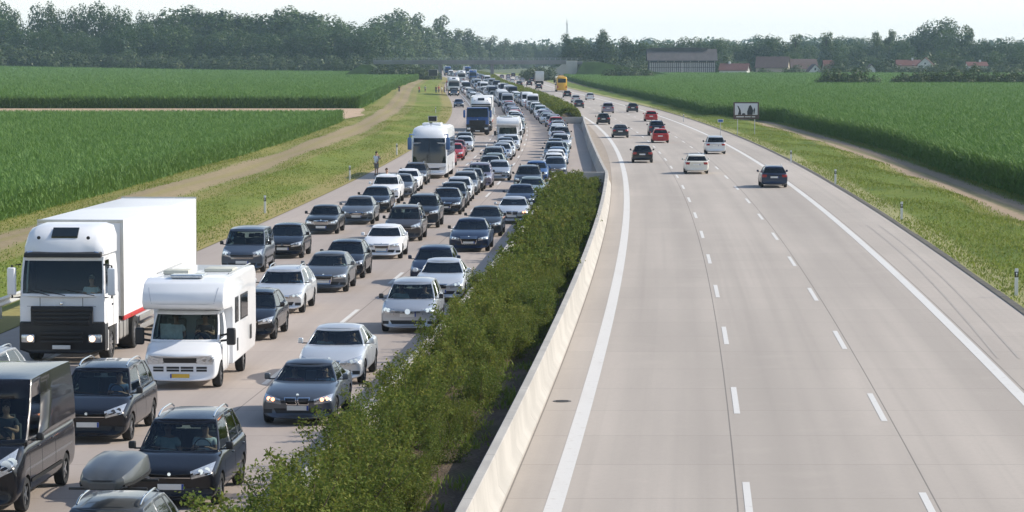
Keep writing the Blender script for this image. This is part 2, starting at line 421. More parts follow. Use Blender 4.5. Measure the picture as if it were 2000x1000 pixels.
def make_car(kind, P):
    root = empty(kind)
    if True:
        body = body_mesh(P); body.parent = root
        W = P['W']/2; L = P['L']; hn = P['hn']; zb = P['zb']; belt = P['belt']
        cabin_parts(P, root)
        S = Surf(body)
        # grille and lower intake
        g = P.get('grille', (.42, hn-.20, hn-.08)); gw, g0, g1 = g[:3]; gs = g[3] if len(g) > 3 else .9
        F = (-1, 0, 0)
        def fp(y0, y1, z0, z1, y0b=None, y1b=None): return [(.2, y0, z0), (.2, y1, z0), (.2, y1b if y1b is not None else y1, z1), (.2, y0b if y0b is not None else y0, z1)]
        b = bmesh.new()
        if P.get('kidney'):
            for s in (1, -1): S.patch(b, fp(s*.04, s*.25, g0, g1, s*.03, s*.29), F, 6, 3, .012)
        else:
            S.patch(b, fp(-gw*gs, gw*gs, g0, g1, -gw, gw), F, 10, 3, .010)
        gr = obj('grille', b, M['trim'], root)
        b = bmesh.new()
        if P.get('kidney'):
            for s in (1, -1):
                S.patch(b, fp(s*.02, s*.31, g1, g1+.022), F, 6, 1, .020); S.patch(b, fp(s*.03, s*.26, g0-.018, g0), F, 6, 1, .020)
                S.patch(b, [(.2, s*.02, g0), (.2, s*.042, g0), (.2, s*.035, g1), (.2, s*.013, g1)], F, 1, 4, .020); S.patch(b, [(.2, s*.245, g0), (.2, s*.265, g0), (.2, s*.31, g1), (.2, s*.288, g1)], F, 1, 4, .020)
        else:
            n = P.get('bars', 2)
            for k in range(n):
                z = lerp(g0, g1, (k+.5)/n); ww = lerp(gw*gs, gw, (k+.5)/n)
                S.patch(b, fp(-ww*.97, ww*.97, z-.008, z+.008), F, 10, 1, .017)
            if P.get('frame'):
                for (a0, a1, c0, c1) in ((-gw, gw, g1-.02, g1+.005), (-gw*gs, gw*gs, g0-.005, g0+.02)): S.patch(b, fp(a0, a1, c0, c1), F, 10, 1, .018)
                for s in (1, -1): S.patch(b, [(.2, s*gw*gs, g0), (.2, s*(gw*gs-.025), g0), (.2, s*(gw-.025), g1), (.2, s*gw, g1)], F, 1, 3, .018)
        obj('grille_bar', b, M['chrome'], gr)
        if not P.get('nobadge'):
            b = bmesh.new(); hz = S.hit((.2, 0, P.get('badge', g1+.02)), F)
            tube(b, [hz+Vector((-.01, 0, 0)), hz+Vector((.014, 0, .003))], P.get('badger', .034), 12); obj('emblem', b, M['chrome'], gr)
        b = bmesh.new(); S.patch(b, fp(-.52, .52, zb+.10, zb+.22, -.58, .58), F, 10, 3, .008)
        for s in (1, -1): S.patch(b, fp(s*.62, s*.82, zb+.10, zb+.20), F, 4, 2, .008)
        obj('lower_intake', b, M['trim'], root)
        for s in (1, -1):
            b = bmesh.new(); lampw = P.get('lw', .36); lh = P.get('lh', .15); lz = P.get('lz', hn-.10); tl = P.get('tilt', .05)
            c = [(.2, s*(W-.07-lampw), lz-lh*.35), (.2, s*(W-.05), lz-lh*.3+tl), (-.25, s*(W-.02), lz+lh*.75+tl), (.2, s*(W-.10-lampw), lz+lh*.45)]
            S.patch(b, c, (-1, -s*.22, -.10), 8, 4, .010)
            hl = obj('headlight', b, M['lens'], root)
            b = bmesh.new()
            for fy in (.30, .62):
                p = S.hit((.2, s*(W-.07-lampw+lampw*fy), lz+lh*.10+tl*fy), F)
                tube(b, [p+Vector((-.02, 0, 0)), p+Vector((.016, 0, .004))], lh*.30, 12)
            obj('lamp', b, M['angel'] if P.get('angel') else M['lampin'], hl)
            b = bmesh.new()
            tz = P.get('tz', belt-.12); tw = P.get('tw', .26); th = P.get('th', .17)
            c = [(-L-.2, s*(W-.05-tw), tz-th/2), (-L-.2, s*(W-.03), tz-th/2), (-L+.15, s*(W-.01), tz+th/2), (-L-.2, s*(W-.10-tw), tz+th/2)]
            S.patch(b, c, (1, -s*.2, -.05), 6, 4, .010); obj('tail_light', b, M['tail'], root)
            b = bmesh.new()
            mx, mz = -(P['xf0']+.42+P.get('mx', 0)), belt+.10
            bx(b, mx-.05, mx+.07, s*(P['wb']+.10) if s > 0 else s*(P['wb']+.245), s*(P['wb']+.245) if s > 0 else s*(P['wb']+.10), mz-.075, mz+.075, .035, 0, 3)
            bx(b, mx-.03, mx+.03, min(s*(P['wb']-.03), s*(P['wb']+.14)), max(s*(P['wb']-.03), s*(P['wb']+.14)), mz-.085, mz-.055, .01, 1)
            mr = obj('mirror', b, [M['trim'] if P.get('bmirror') else PS, M['trim']], root)
            for ax in (P['ax1'], P['ax2']): wheel(root, -ax, s*(W-.125), P['wr'], .20, P.get('sp', 5))
            # door seams, handles, sill
            b = bmesh.new(); D = (0, -s, 0)
            ds = P.get('doors', (P['xf0']+.30, lerp(P['xf0']+.3, P['xr0']-.3, .46), P['xr0']-.45 if P['xr0']-P['xf0'] > 2.5 else P['xr0']-.3))
            for d in ds[:3]:
                S.patch(b, [(-d, s*1.3, zb+.10), (-d-.014, s*1.3, zb+.10), (-d-.014, s*1.3, belt-.06), (-d, s*1.3, belt-.06)], D, 1, 6, .003)
            S.patch(b, [(-ds[0], s*1.3, zb+.09), (-ds[-1], s*1.3, zb+.09), (-ds[-1], s*1.3, zb+.11), (-ds[0], s*1.3, zb+.11)], D, 10, 1, .003)
            if P.get('strip'): S.patch(b, [(-P['ax1']-.4, s*1.3, .52), (-P['ax2']+.42, s*1.3, .52), (-P['ax2']+.42, s*1.3, .60), (-P['ax1']-.4, s*1.3, .60)], D, 12, 1, .014)
            obj('door_seam', b, M['seam'], root)
            b = bmesh.new()
            for d in ds[1:3]:
                p = S.hit((-d+.22, s*1.3, belt-.14), D); bx(b, p.x-.08, p.x+.08, p.y-.018, p.y+.018, p.z-.014, p.z+.014, .008)
            obj('door_handle', b, PS, root)
            if P.get('rails'):
                b = bmesh.new(); fn = cab_fn(P); pts = []
                for k in range(9):
                    q = k/8; e = fn('l' if s > 0 else 't', lerp(.05, .93, q), 1)
                    pts.append(e+Vector((0, -s*.07, .045+.07*min(1, 6*q, 6*(1-q)))))
                tube(b, pts, .019, 8); obj('roof_rail', b, M['chrome'] if P['rails'] == 1 else M['trim'], root)
        b = bmesh.new(); S.patch(b, fp(-.15, .15, hn-.115, hn-.095), F, 1, 1, .0)
        b.free()
        for nm, D, x in (('number_plate', F, .2), ('number_plate', (1, 0, 0), -L-.2)):
            b = bmesh.new(); z = P.get('pz', zb+.24) if x > 0 else P.get('pzr', belt-.22)
            p = S.hit((x, 0, z), D); e = .02 if x > 0 else -.02
            bx(b, min(p.x, p.x+e), max(p.x, p.x+e), -.26, .26, p.z-.058, p.z+.058, .006, 0)
            bx(b, min(p.x, p.x+e*1.15), max(p.x, p.x+e*1.15), .215 if x > 0 else -.258, .258 if x > 0 else -.215, p.z-.055, p.z+.055, 0, 1)
            obj(nm, b, [M['plate'], M['plateblue']], root)
        b = seats_bm(P); obj('seat', b, M['seat'], root)
        b = bmesh.new()
        xs = -(P['xf0']+.78); c = Vector((xs, .38, belt+.02))
        pts = [c+Vector((.06*math.sin(a), .17*math.cos(a), .17*math.sin(a))) for a in [2*math.pi*k/14 for k in range(15)]]
        tube(b, pts, .014, 6, cap=False); bx(b, xs-.02, xs+.02, .22, .54, belt-.0, belt+.04, .01); obj('steering_wheel', b, M['trim'], root)
        b = bmesh.new(); fn = cab_fn(P)
        for q0, q1 in ((.75, .05), (-.05, -.72)):
            p0 = fn('f', q0*.9, .10)+Vector((.03, 0, .01)); p1 = fn('f', q1, .16)+Vector((.03, 0, .02)); tube(b, [p0, p1], .009, 5)
        obj('wiper', b, M['trim'], root)
    return root
B = dict(zb=.19, wr=.315, hn=.70)
CARP = {
 'sedan': dict(B, L=4.72, W=1.82, H=1.44, belt=.93, xf0=1.30, xf1=2.06, xr0=4.02, xr1=3.38, wb=.80, wrf=.58, ax1=.88, ax2=3.68, frame=1, bars=4, grille=(.36, .50, .66, .85)),
 'coupe': dict(B, L=4.60, W=1.80, H=1.385, belt=.91, xf0=1.48, xf1=2.18, xr0=4.00, xr1=3.22, wb=.79, wrf=.57, ax1=.80, ax2=3.56, kidney=1, angel=1, grille=(.3, .515, .655), badge=.735, S=[(0, 0), (.035, 1), (.52, 0), (.55, 1), (.93, 0), (1, 0)], pz=.42, sp=10, hn=.70, lh=.15, lz=.60, lw=.34),
 'saloon': dict(B, L=4.84, W=1.85, H=1.46, belt=.95, xf0=1.42, xf1=2.16, xr0=4.15, xr1=3.45, wb=.81, wrf=.59, ax1=.84, ax2=3.72, kidney=1, grille=(.3, .505, .64), badge=.725, lh=.17, tilt=.08, pz=.40, sp=7),
 'boxy': dict(B, L=4.45, W=1.69, H=1.39, belt=.91, xf0=1.38, xf1=1.98, xr0=3.75, xr1=3.30, wb=.75, wrf=.58, ax1=.80, ax2=3.46, frame=1, bars=6, grille=(.36, .50, .68, 1), round=.10, lh=.16, tilt=.0, lz=.585, lw=.34, hn=.76, pz=.36, strip=1),
 'wagon': dict(B, L=4.75, W=1.82, H=1.49, belt=.94, xf0=1.28, xf1=2.04, xr0=4.62, xr1=4.22, wb=.81, wrf=.60, ax1=.88, ax2=3.60, rails=1, grille=(.42, .54, .63), frame=1),
 'hatch': dict(B, L=4.20, W=1.76, H=1.47, belt=.93, xf0=1.12, xf1=1.90, xr0=4.06, xr1=3.66, wb=.78, wrf=.58, ax1=.82, ax2=3.42, grille=(.36, .55, .62), S=[(0, 0), (.035, 1), (.42, 0), (.455, 1), (.84, 0), (1, 0)]),
 'sport_hatch': dict(B, L=4.25, W=1.78, H=1.43, belt=.92, xf0=1.20, xf1=1.96, xr0=4.08, xr1=3.55, wb=.78, wrf=.57, ax1=.84, ax2=3.42, grille=(.33, .32, .66, .8), frame=1, bars=1, pz=.42, tilt=.02, lh=.13, S=[(0, 0), (.035, 1), (.42, 0), (.455, 1), (.84, 0), (1, 0)]),
 'big_saloon': dict(B, L=4.92, W=1.87, H=1.45, belt=.94, xf0=1.42, xf1=2.18, xr0=4.22, xr1=3.45, wb=.82, wrf=.59, ax1=.90, ax2=3.80, grille=(.40, .36, .68, .8), frame=1, bars=3, pz=.45, lh=.12, bmirror=1),
 'compact_mpv': dict(B, L=4.30, W=1.81, H=1.62, belt=1.0, xf0=.98, xf1=1.78, xr0=4.16, xr1=3.82, wb=.80, wrf=.62, ax1=.84, ax2=3.50, hn=.80, grille=(.42, .64, .71), bmirror=1, lh=.22, lz=.70, lw=.30, strip=1, badge=.70, badger=.09, pz=.58),
 'mpv': dict(B, L=4.55, W=1.85, H=1.66, belt=1.0, xf0=1.0, xf1=1.80, xr0=4.42, xr1=4.08, wb=.81, wrf=.63, ax1=.90, ax2=3.68, hn=.78, rails=1, grille=(.44, .60, .68), lh=.18, lz=.69, tilt=.09, bmirror=1),
 'suv': dict(B, L=4.55, W=1.86, H=1.70, zb=.28, wr=.36, belt=1.10, xf0=1.20, xf1=1.86, xr0=4.40, xr1=4.0, wb=.81, wrf=.63, ax1=.84, ax2=3.64, hn=.90, rails=2, grille=(.40, .66, .80), kidney=0, frame=1, lz=.80, lh=.15),
 'panel_mpv': dict(B, L=4.36, W=1.80, H=1.80, belt=1.06, xf0=.95, xf1=1.62, xr0=4.26, xr1=4.14, wb=.82, wrf=.70, ax1=.86, ax2=3.56, hn=.84, grille=(.50, .56, .64), bmirror=1, lh=.24, lz=.76, lw=.28, rise=.0, strip=1, nobadge=1),
 'van': dict(B, ttop=.72, L=5.9, W=2.07, H=2.56, belt=1.30, xf0=.92, xf1=1.95, xr0=5.80, xr1=5.70, wb=.98, wrf=.88, ax1=.98, ax2=4.65, wr=.34, hn=1.02, grille=(.50, .74, .86), bmirror=1, lh=.36, lz=.92, lw=.26, tilt=.12, zb=.24, rise=.0, cr=.03, norear=1, nobadge=1,
    S=[(0, 0), (.02, 1), (.235, 0), (.5, 0), (.75, 0), (1, 0)], doors=(1.25, 2.35, 3.6), strip=1, tz=1.0, th=.5, tw=.12, pzr=.7, mx=.25, rcv=.4),
}
# ------------------------------------------------------------ people
def skin_mesh(name, nodes, edges, mats, parent, sub=1, root=0):
    me = bpy.data.meshes.new(name); me.from_pydata([n[0] for n in nodes], edges, [])
    o = link(bpy.data.objects.new(name, me), None)
    o.modifiers.new('sk', 'SKIN').use_smooth_shade = True
    for i, n in enumerate(nodes):
        v = me.skin_vertices[0].data[i]; r = n[1]; v.radius = (r, r) if not isinstance(r, tuple) else r; v.use_root = (i == root)
    s = o.modifiers.new('s', 'SUBSURF'); s.levels = sub; s.render_levels = sub
    bake(o); o.data.materials.clear()
    for m in mats: o.data.materials.append(m)
    for f in o.data.polygons: f.use_smooth = True
    o.parent = parent
    return o
def hand(nodes, edges, w, d, side):
    # w: wrist index, d: forward direction; five bent fingers, thumb leaving the side of the palm
    p = Vector(nodes[w][0]); d = Vector(d).normalized(); s = d.cross(Vector((0, 0, 1))).normalized()*side; u = s.cross(d)*side
    nodes.append((p+d*.085, (.035, .018))); palm = len(nodes)-1; edges.append((w, palm))
    for k, (o, l) in enumerate(((.030, .070), (.010, .080), (-.010, .074), (-.028, .058))):
        a = p+d*.10+s*o; nodes.append((a, .010)); i = len(nodes)-1; edges.append((palm, i))
        nodes.append((a+d*l*.55-u*.008, .009)); edges.append((i, i+1)); nodes.append((a+d*l*.9-u*.030, .008)); edges.append((i+1, i+2))
    a = p+d*.045+s*.035; nodes.append((a, .012)); i = len(nodes)-1; edges.append((w, i)); nodes.append((a+d*.035+s*.028-u*.01, .010)); edges.append((i, i+1))
def head_parts(root, c, hairm, long=False):
    b = bmesh.new(); f = Vector((1, 0, 0))
    bmesh.ops.create_uvsphere(b, u_segments=16, v_segments=10, radius=1)
    for v in b.verts:
        z = v.co.z; x = v.co.x
        v.co = Vector((x*.098-.014, v.co.y*.092, z*.122+.022))
    b2 = [v for v in b.verts if v.co.x > .02 and v.co.z < .085]
    bmesh.ops.delete(b, geom=b2, context='VERTS')
    if not long: bmesh.ops.delete(b, geom=[v for v in b.verts if v.co.z < -.035], context='VERTS')
    h = obj('hair', b, hairm, root); h.location = c
    b = bmesh.new()
    for s in (1, -1): tube(b, [Vector((.06, s*.030, .018)), Vector((.086, s*.030, .018))], .009, 8)
    e = obj('eye', b, M['hair'], root); e.location = c
    b = bmesh.new(); tube(b, [Vector((.088, -.022, -.062)), Vector((.094, 0, -.064)), Vector((.088, .022, -.062))], .006, 6); o = obj('mouth', b, M['redshirt'], root); o.location = c
def make_person(pose, shirt, hairm, legs=None):
    root = empty('person'); n = []; e = []
    if pose == 'drive' or pose == 'sit':
        hz = .62
        n += [((-.02, 0, .05), (.15, .12)), ((-.05, 0, .22), (.14, .11)), ((-.07, 0, .42), (.155, .105)), ((-.05, 0, .54), (.06, .06)), ((-.03, 0, .60), .055), ((-.015, 0, .675), (.094, .098)), ((-.015, 0, .775), (.092, .096))]
        e += [(0, 1), (1, 2), (2, 3), (3, 4), (4, 5), (5, 6)]
        n.append(((.10, 0, .70), .016)); e.append((5, 7))
        for s in (1, -1):
            k = len(n)
            if pose == 'drive': pts = [((-.06, s*.17, .46), .058), ((.10, s*.25, .26), .043), ((.34, s*.17, .34), .029)]; d = (.5, -s*.35, .25)
            else: pts = [((-.06, s*.17, .46), .058), ((0, s*.25, .22), .043), ((.20, s*.12, .12), .029)]; d = (.8, -s*.5, .0)
            n += pts; e += [(2, k), (k, k+1), (k+1, k+2)]; hand(n, e, k+2, d, s)
            k = len(n); n += [((.02, s*.10, .04), .085), ((.42, s*.13, .10), .065), ((.55, s*.12, -.28), .042)]; e += [(0, k), (k, k+1), (k+1, k+2)]
        b = skin_mesh('body', n, e, [M['skin']], root, 1)
        sh = [((-.02, 0, .03), (.17, .135)), ((-.05, 0, .22), (.16, .125)), ((-.07, 0, .40), (.175, .12)), ((-.05, 0, .50), (.085, .08))]
        se = [(0, 1), (1, 2), (2, 3)]
        for s in (1, -1):
            k = len(sh); sh += [((-.06, s*.175, .455), .072), ((.04, s*.23, .33), .058)]; se += [(2, k), (k, k+1)]
        skin_mesh('shirt', sh, se, [shirt], root, 1)
        head_parts(root, (-.015, 0, .735), hairm, shirt is M['redshirt'])
    else:
        n += [((0, 0, .93), (.14, .11)), ((0, 0, 1.12), (.13, .10)), ((-.01, 0, 1.32), (.155, .10)), ((-.01, 0, 1.46), (.06, .06)), ((0, 0, 1.52), .054), ((.015, 0, 1.595), (.094, .098)), ((.015, 0, 1.70), (.092, .096)), ((.13, 0, 1.625), .016)]
        e += [(0, 1), (1, 2), (2, 3), (3, 4), (4, 5), (5, 6), (5, 7)]
        for s in (1, -1):
            k = len(n)
            if pose == 'look': pts = [((-.01, s*.18, 1.40), .056), ((.12, s*.30, 1.20), .042), ((.20, s*.10, 1.42), .028)]; d = (.2, -s*.5, .8)
            else: pts = [((-.01, s*.19, 1.40), .056), ((-.03, s*.25, 1.12), .042), ((.08, s*.24, .88), .028)]; d = (.25, 0, -1)
            n += pts; e += [(2, k), (k, k+1), (k+1, k+2)]; hand(n, e, k+2, d, s)
            k = len(n); fx = .10*s if pose == 'walk' else .03*s
            n += [((0, s*.095, .88), .088), ((.03+fx, s*.105, .48), .060), ((fx-.02, s*.115, .10), .040), ((fx+.0, s*.115, .045), .042), ((fx+.16, s*.13, .03), .030)]
            e += [(0, k), (k, k+1), (k+1, k+2), (k+2, k+3), (k+3, k+4)]
        skin_mesh('body', n, e, [M['skin']], root, 1)
        sh = [((0, 0, .84), (.17, .14)), ((0, 0, 1.08), (.17, .14)), ((-.01, 0, 1.31), (.178, .12)), ((-.01, 0, 1.43), (.085, .08))]; se = [(0, 1), (1, 2), (2, 3)]
        for s in (1, -1):
            k = len(sh); sh += [((-.01, s*.185, 1.395), .074), ((.06, s*.25, 1.28), .062)]; se += [(2, k), (k, k+1)]
        skin_mesh('shirt', sh, se, [shirt], root, 1)
        tr = [((0, 0, .95), (.165, .13))]; te = []
        for s in (1, -1):
            k = len(tr); fx = .10*s if pose == 'walk' else .03*s
            low = ((.03+fx, s*.105, .50), .088) if legs is M['shorts'] else ((fx-.02, s*.115, .12), .065)
            tr += [((0, s*.10, .84), .105), ((.03+fx, s*.105, .56), .090), low]; te += [(0, k), (k, k+1), (k+1, k+2)]
        skin_mesh('trousers', tr, te, [legs or M['jeans']], root, 1)
        head_parts(root, (.015, 0, 1.655), hairm)
        b = bmesh.new()
        for s in (1, -1):
            fx = .10*s if pose == 'walk' else .03*s; bx(b, fx-.07, fx+.20, s*.125-.05, s*.125+.05, 0, .075, .03)
        obj('shoe', b, M['trim'], root)
    return root

# ------------------------------------------------------------ lorries, coach, motorhome
def loft_x(bm, secs, mi=0):       # secs: (d, [(y,z) half outline bottom centre to top centre]) mirrored
    rings = []
    for d, half in secs:
        ring = []
        for s in (1, -1):
            for y, z, *dd in (half if s == 1 else half[-2:0:-1]): ring.append(bm.verts.new((-d-(dd[0] if dd else 0), s*y, z)))
        rings.append(ring)
    n = len(rings[0]); fs = []
    for a, b in zip(rings, rings[1:]):
        for k in range(n): fs.append(bm.faces.new((a[k], a[(k+1) % n], b[(k+1) % n], b[k])))
    for ring in (rings[0], rings[-1]):
        h = n//2
        for k in range(h):
            a, b = ring[k], ring[k+1]; c, d = ring[(n-k-1) % n], ring[(n-k) % n]
            fs.append(bm.faces.new((a, b, c) if k == 0 else (a, b, d) if k == h-1 else (a, b, c, d)))
    for f in fs: f.material_index = mi
    bmesh.ops.recalc_face_normals(bm, faces=fs)
def make_truck(name='lorry', pm=None, trailer='box', high=True, lit=True, tlen=13.6):
    root = empty(name)
    Pc = dict(belt=1.93, H=3.16, xf0=.06, xf1=.30, xr0=2.2, xr1=2.2, wb=1.22, wrf=1.17, cf=.10, cr=0, rise=0, rcv=.2, crown=.03,
              S=[(0, 0), (.06, 1), (.42, 0), (1, 0)], norear=1)
    cabin_parts(Pc, root)
    b = bmesh.new()
    def sec(d, w, z0, z1, cf): return (d, [(0, z0, 0), (w*.8, z0, cf*.5), (w, z0+.08, cf), (w, z1-.05, cf), (w*.98, z1, cf), (w*.5, z1, cf*.2), (0, z1, 0)])
    loft_x(b, [sec(.03, 1.22, .95, 1.95, .10), sec(.12, 1.245, .95, 1.96, .06), sec(.5, 1.245, .95, 1.96, 0), sec(2.2, 1.245, .95, 1.96, 0)])
    o = obj('cab_body', b, [PS, M['inside']], root, 35)
    b = bmesh.new()   # dark bumper and grille
    def sec2(d, w, z0, z1, cf): return (d, [(0, z0, 0), (w*.75, z0, cf*.4), (w, z0+.10, cf), (w, z1-.06, cf), (w*.97, z1, cf), (w*.5, z1, cf*.2), (0, z1, 0)])
    loft_x(b, [sec2(-.06, 1.15, .34, 1.18, .10), sec2(.02, 1.245, .30, 1.22, .08), sec2(.55, 1.25, .32, 1.20, 0), sec2(.7, 1.22, .5, 1.0, 0)])
    obj('bumper', b, M['trim'], root, 40)
    b = bmesh.new(); bx(b, -.12, .0, -.90, .90, 1.12, 1.66, .03, 1); bx(b, -.1, .018, -.80, .80, 1.14, 1.64, .02, 1)
    for k in range(4):
        z = 1.18+.115*k; ww = .80+.03*k; bx(b, -.10 if k < 3 else -.03, .05, -ww, ww, z, z+.085, .02)
        bx(b, -.11, -.04, -ww*.98, ww*.98, z+.07, z+.085, 0, 1)
    for k in range(3): bx(b, .03, .085, -.62, .62, .62+.12*k, .69+.12*k, .012)
    obj('grille', b, [M['trim'], M['inside']], root)
    b = bmesh.new(); bx(b, -.02, .02, -.045, .045, 1.70, 1.79, .03); obj('emblem', b, M['chrome'], root)
    b = bmesh.new(); bx(b, .045, .085, -.26, .26, .44, .55, .005); obj('number_plate', b, M['plate'], root)
    for s in (1, -1):
        b = bmesh.new(); v = bx(b, -.09, .07, min(s*.78, s*1.17), max(s*.78, s*1.17), .62, .86, .05)
        h = obj('headlight', b, M['lens'], root)
        b = bmesh.new(); tube(b, [(.05, s*.90, .74), (.10, s*.90, .74)], .085, 14); obj('lamp', b, M['lit'] if lit else M['lampin'], h)
        b = bmesh.new()
        bx(b, -.22, .02, min(s*1.34, s*1.58), max(s*1.34, s*1.58), 1.98, 2.78, .06, 0, 3)
        tube(b, [(-.2, s*1.2, 2.86), (-.1, s*1.45, 2.84), (-.1, s*1.45, 1.9), (-.2, s*1.2, 1.92)], .03, 6, 1)
        obj('mirror', b, [PS, M['trim']], root)
        b = bmesh.new(); bx(b, -1.15, -.72, s*1.245-.006, s*1.245+.006, 1.02, 1.90, 0)
        b.free()
        b = bmesh.new()
        for (x0, x1, z0, z1) in ((-.36, -.35, 1.0, 1.92), (-1.42, -1.41, 1.0, 1.92)): bx(b, x0, x1, s*1.247-.003, s*1.247+.003, z0, z1)
        bx(b, -1.32, -1.16, s*1.25-.02, s*1.25+.02, 1.62, 1.67, .008); obj('door_seam', b, M['seam'], root)
        b = bmesh.new()      # side fairing, tank and steps
        bx(b, -2.15, -1.95, s*1.22-.03, s*1.22+.03, .4, 1.05, .02); bx(b, -.72, -.5, min(s*.9, s*1.24), max(s*.9, s*1.24), .35, .95, .03)
        obj('step_panel', b, PS, root)
        b = bmesh.new(); bx(b, -4.1, -2.3, min(s*.62, s*1.2), max(s*.62, s*1.2), .45, 1.05, .10, 0, 3)
        for k in range(3): bx(b, -2.6-.6*k, -2.54-.6*k, min(s*.6, s*1.215), max(s*.6, s*1.215), .44, 1.06, .03, 1)
        obj('fuel_tank', b, [M['alu'], M['trim']], root)
        wheel(root, -1.42, s*1.03, .50, .32, 8)
        wheel(root, -5.0, s*.97, .50, .55, 8)
        if trailer == 'box':
            for d in (11.3, 12.6, 13.9): wheel(root, -d, s*1.0, .48, .4, 8)
    b = bmesh.new()
    for y0, y1 in ((.95, .15), (.1, -.65), (-.35, -1.0)): tube(b, [(-.02, y0, 1.98), (-.10, y1, 2.12)], .013, 5)
    obj('wiper', b, M['trim'], root)
    b = bmesh.new()
    bx(b, -.0, .006, -1.0, 1.0, 1.665, 1.675)
    for y in (-.62, .62): bx(b, -.02, .008, y-.006, y+.006, 1.66, 1.92)
    obj('front_seam', b, M['seam'], root)
    if high:
        b = bmesh.new()
        hw = [(0.34, 1.15, 3.12, 3.20), (.42, 1.17, 3.10, 3.50), (.75, 1.18, 3.08, 3.82), (1.2, 1.18, 3.08, 3.93), (2.25, 1.17, 3.08, 3.97)]
        loft_x(b, [(d, [(0, z0, 0), (w*.9, z0, .10), (w, z0+.05, .14), (w, lerp(z0, z1, .6), .14), (w*.93, z1-.08, .12), (w*.75, z1, .08), (w*.4, z1, .02), (0, z1, 0)]) for d, w, z0, z1 in hw])
        ro = obj('roof_fairing', b, PS, root, 50)
        b = bmesh.new()
        for (p, q) in (((.52, 3.60), (.84, 3.875)),):
            v = [b.verts.new((-p[0], -.38, p[1]+.055)), b.verts.new((-p[0], .38, p[1]+.055)), b.verts.new((-q[0], .38, q[1]+.02)), b.verts.new((-q[0], -.38, q[1]+.02))]
            f = b.faces.new(v); r = bmesh.ops.extrude_face_region(b, geom=[f])
            for x in r['geom']:
                if isinstance(x, bmesh.types.BMVert): x.co.z -= .05
        bmesh.ops.recalc_face_normals(b, faces=b.faces); obj('roof_hatch', b, M['darkglass'], ro)
        for s in (1, -1):
            b = bmesh.new(); tube(b, [(-.42, s*.72, 3.62), (-.36, s*.72, 3.62)], .05, 10); obj('horn', b, M['trim'], ro)
            b = bmesh.new(); tube(b, [(-.30, s*1.05, 3.20), (-.36, s*.9, 3.215)], .03, 8); obj('marker_lamp', b, M['chrome'], root)
        b = bmesh.new(); prism_x(b, [(-.18, 3.06), (-.20, 3.18), (-.42, 3.22), (-.42, 3.08)], -1.12, 1.12, 0, .02); obj('sun_visor', b, M['trim'], root)
    b = bmesh.new()
    bx(b, -(3.0+tlen)+.5, -1.0, -.45, .45, .75, 1.02, .02); bx(b, -6.0, -4.0, -1.0, 1.0, .9, 1.05, .02); obj('chassis', b, M['trim'], root)
    if trailer == 'box':
        b = bmesh.new(); bx(b, -(2.85+tlen), -2.85, -1.275, 1.275, 1.15, 4.0, .025)
        t = obj('box_body', b, mat('white box panels', (.80, .80, .79), .45, 0, .2, .02, .6), root)
        b = bmesh.new()
        for s in (1, -1):
            bx(b, -2.87, -2.83, s*1.24-.05, s*1.24+.05, 1.15, 4.01, .01); bx(b, -(2.87+tlen), -(2.80+tlen), s*1.24-.05, s*1.24+.05, 1.15, 4.03, .01)
            for k in range(1, 6): bx(b, -(2.85+tlen*k/6)-.004, -(2.85+tlen*k/6)+.004, s*1.276-.003, s*1.276+.003, 1.2, 3.96)
        bx(b, -2.90, -2.82, -1.28, 1.28, 3.92, 4.012, .01); bx(b, -(2.87+tlen), -(2.82+tlen), -1.28, 1.28, 3.93, 4.05, .01); obj('box_frame', b, M['alu'], t)
        b = bmesh.new()
        for s in (1, -1): bx(b, -(2.85+tlen), -2.9, s*1.26-.025, s*1.26+.025, 1.02, 1.15, .01)
        obj('side_rail', b, mat('red side rail', (.42, .03, .03), .5), root)
        b = bmesh.new()
        for s in (1, -1):
            bx(b, -10.2, -5.9, s*1.2-.02, s*1.2+.02, .45, .62, .01); bx(b, -10.2, -5.9, s*1.2-.02, s*1.2+.02, .74, .90, .01)
        obj('side_guard', b, M['alu'], root)
        for s in (1, -1):
            for k in range(6):
                b = bmesh.new(); bx(b, -4.2-2.2*k, -4.1-2.2*k, s*1.29-.012, s*1.29+.012, 1.06, 1.11, .004); obj('marker_lamp', b, M['indic'], root)
    else:
        b = bmesh.new(); bx(b, -9.0, -2.9, -1.22, 1.22, 1.15, 2.5, .03); obj('load_body', b, M['trim'], root)
        for s in (1, -1): wheel(root, -7.8, s*.97, .5, .5, 8)
    return root
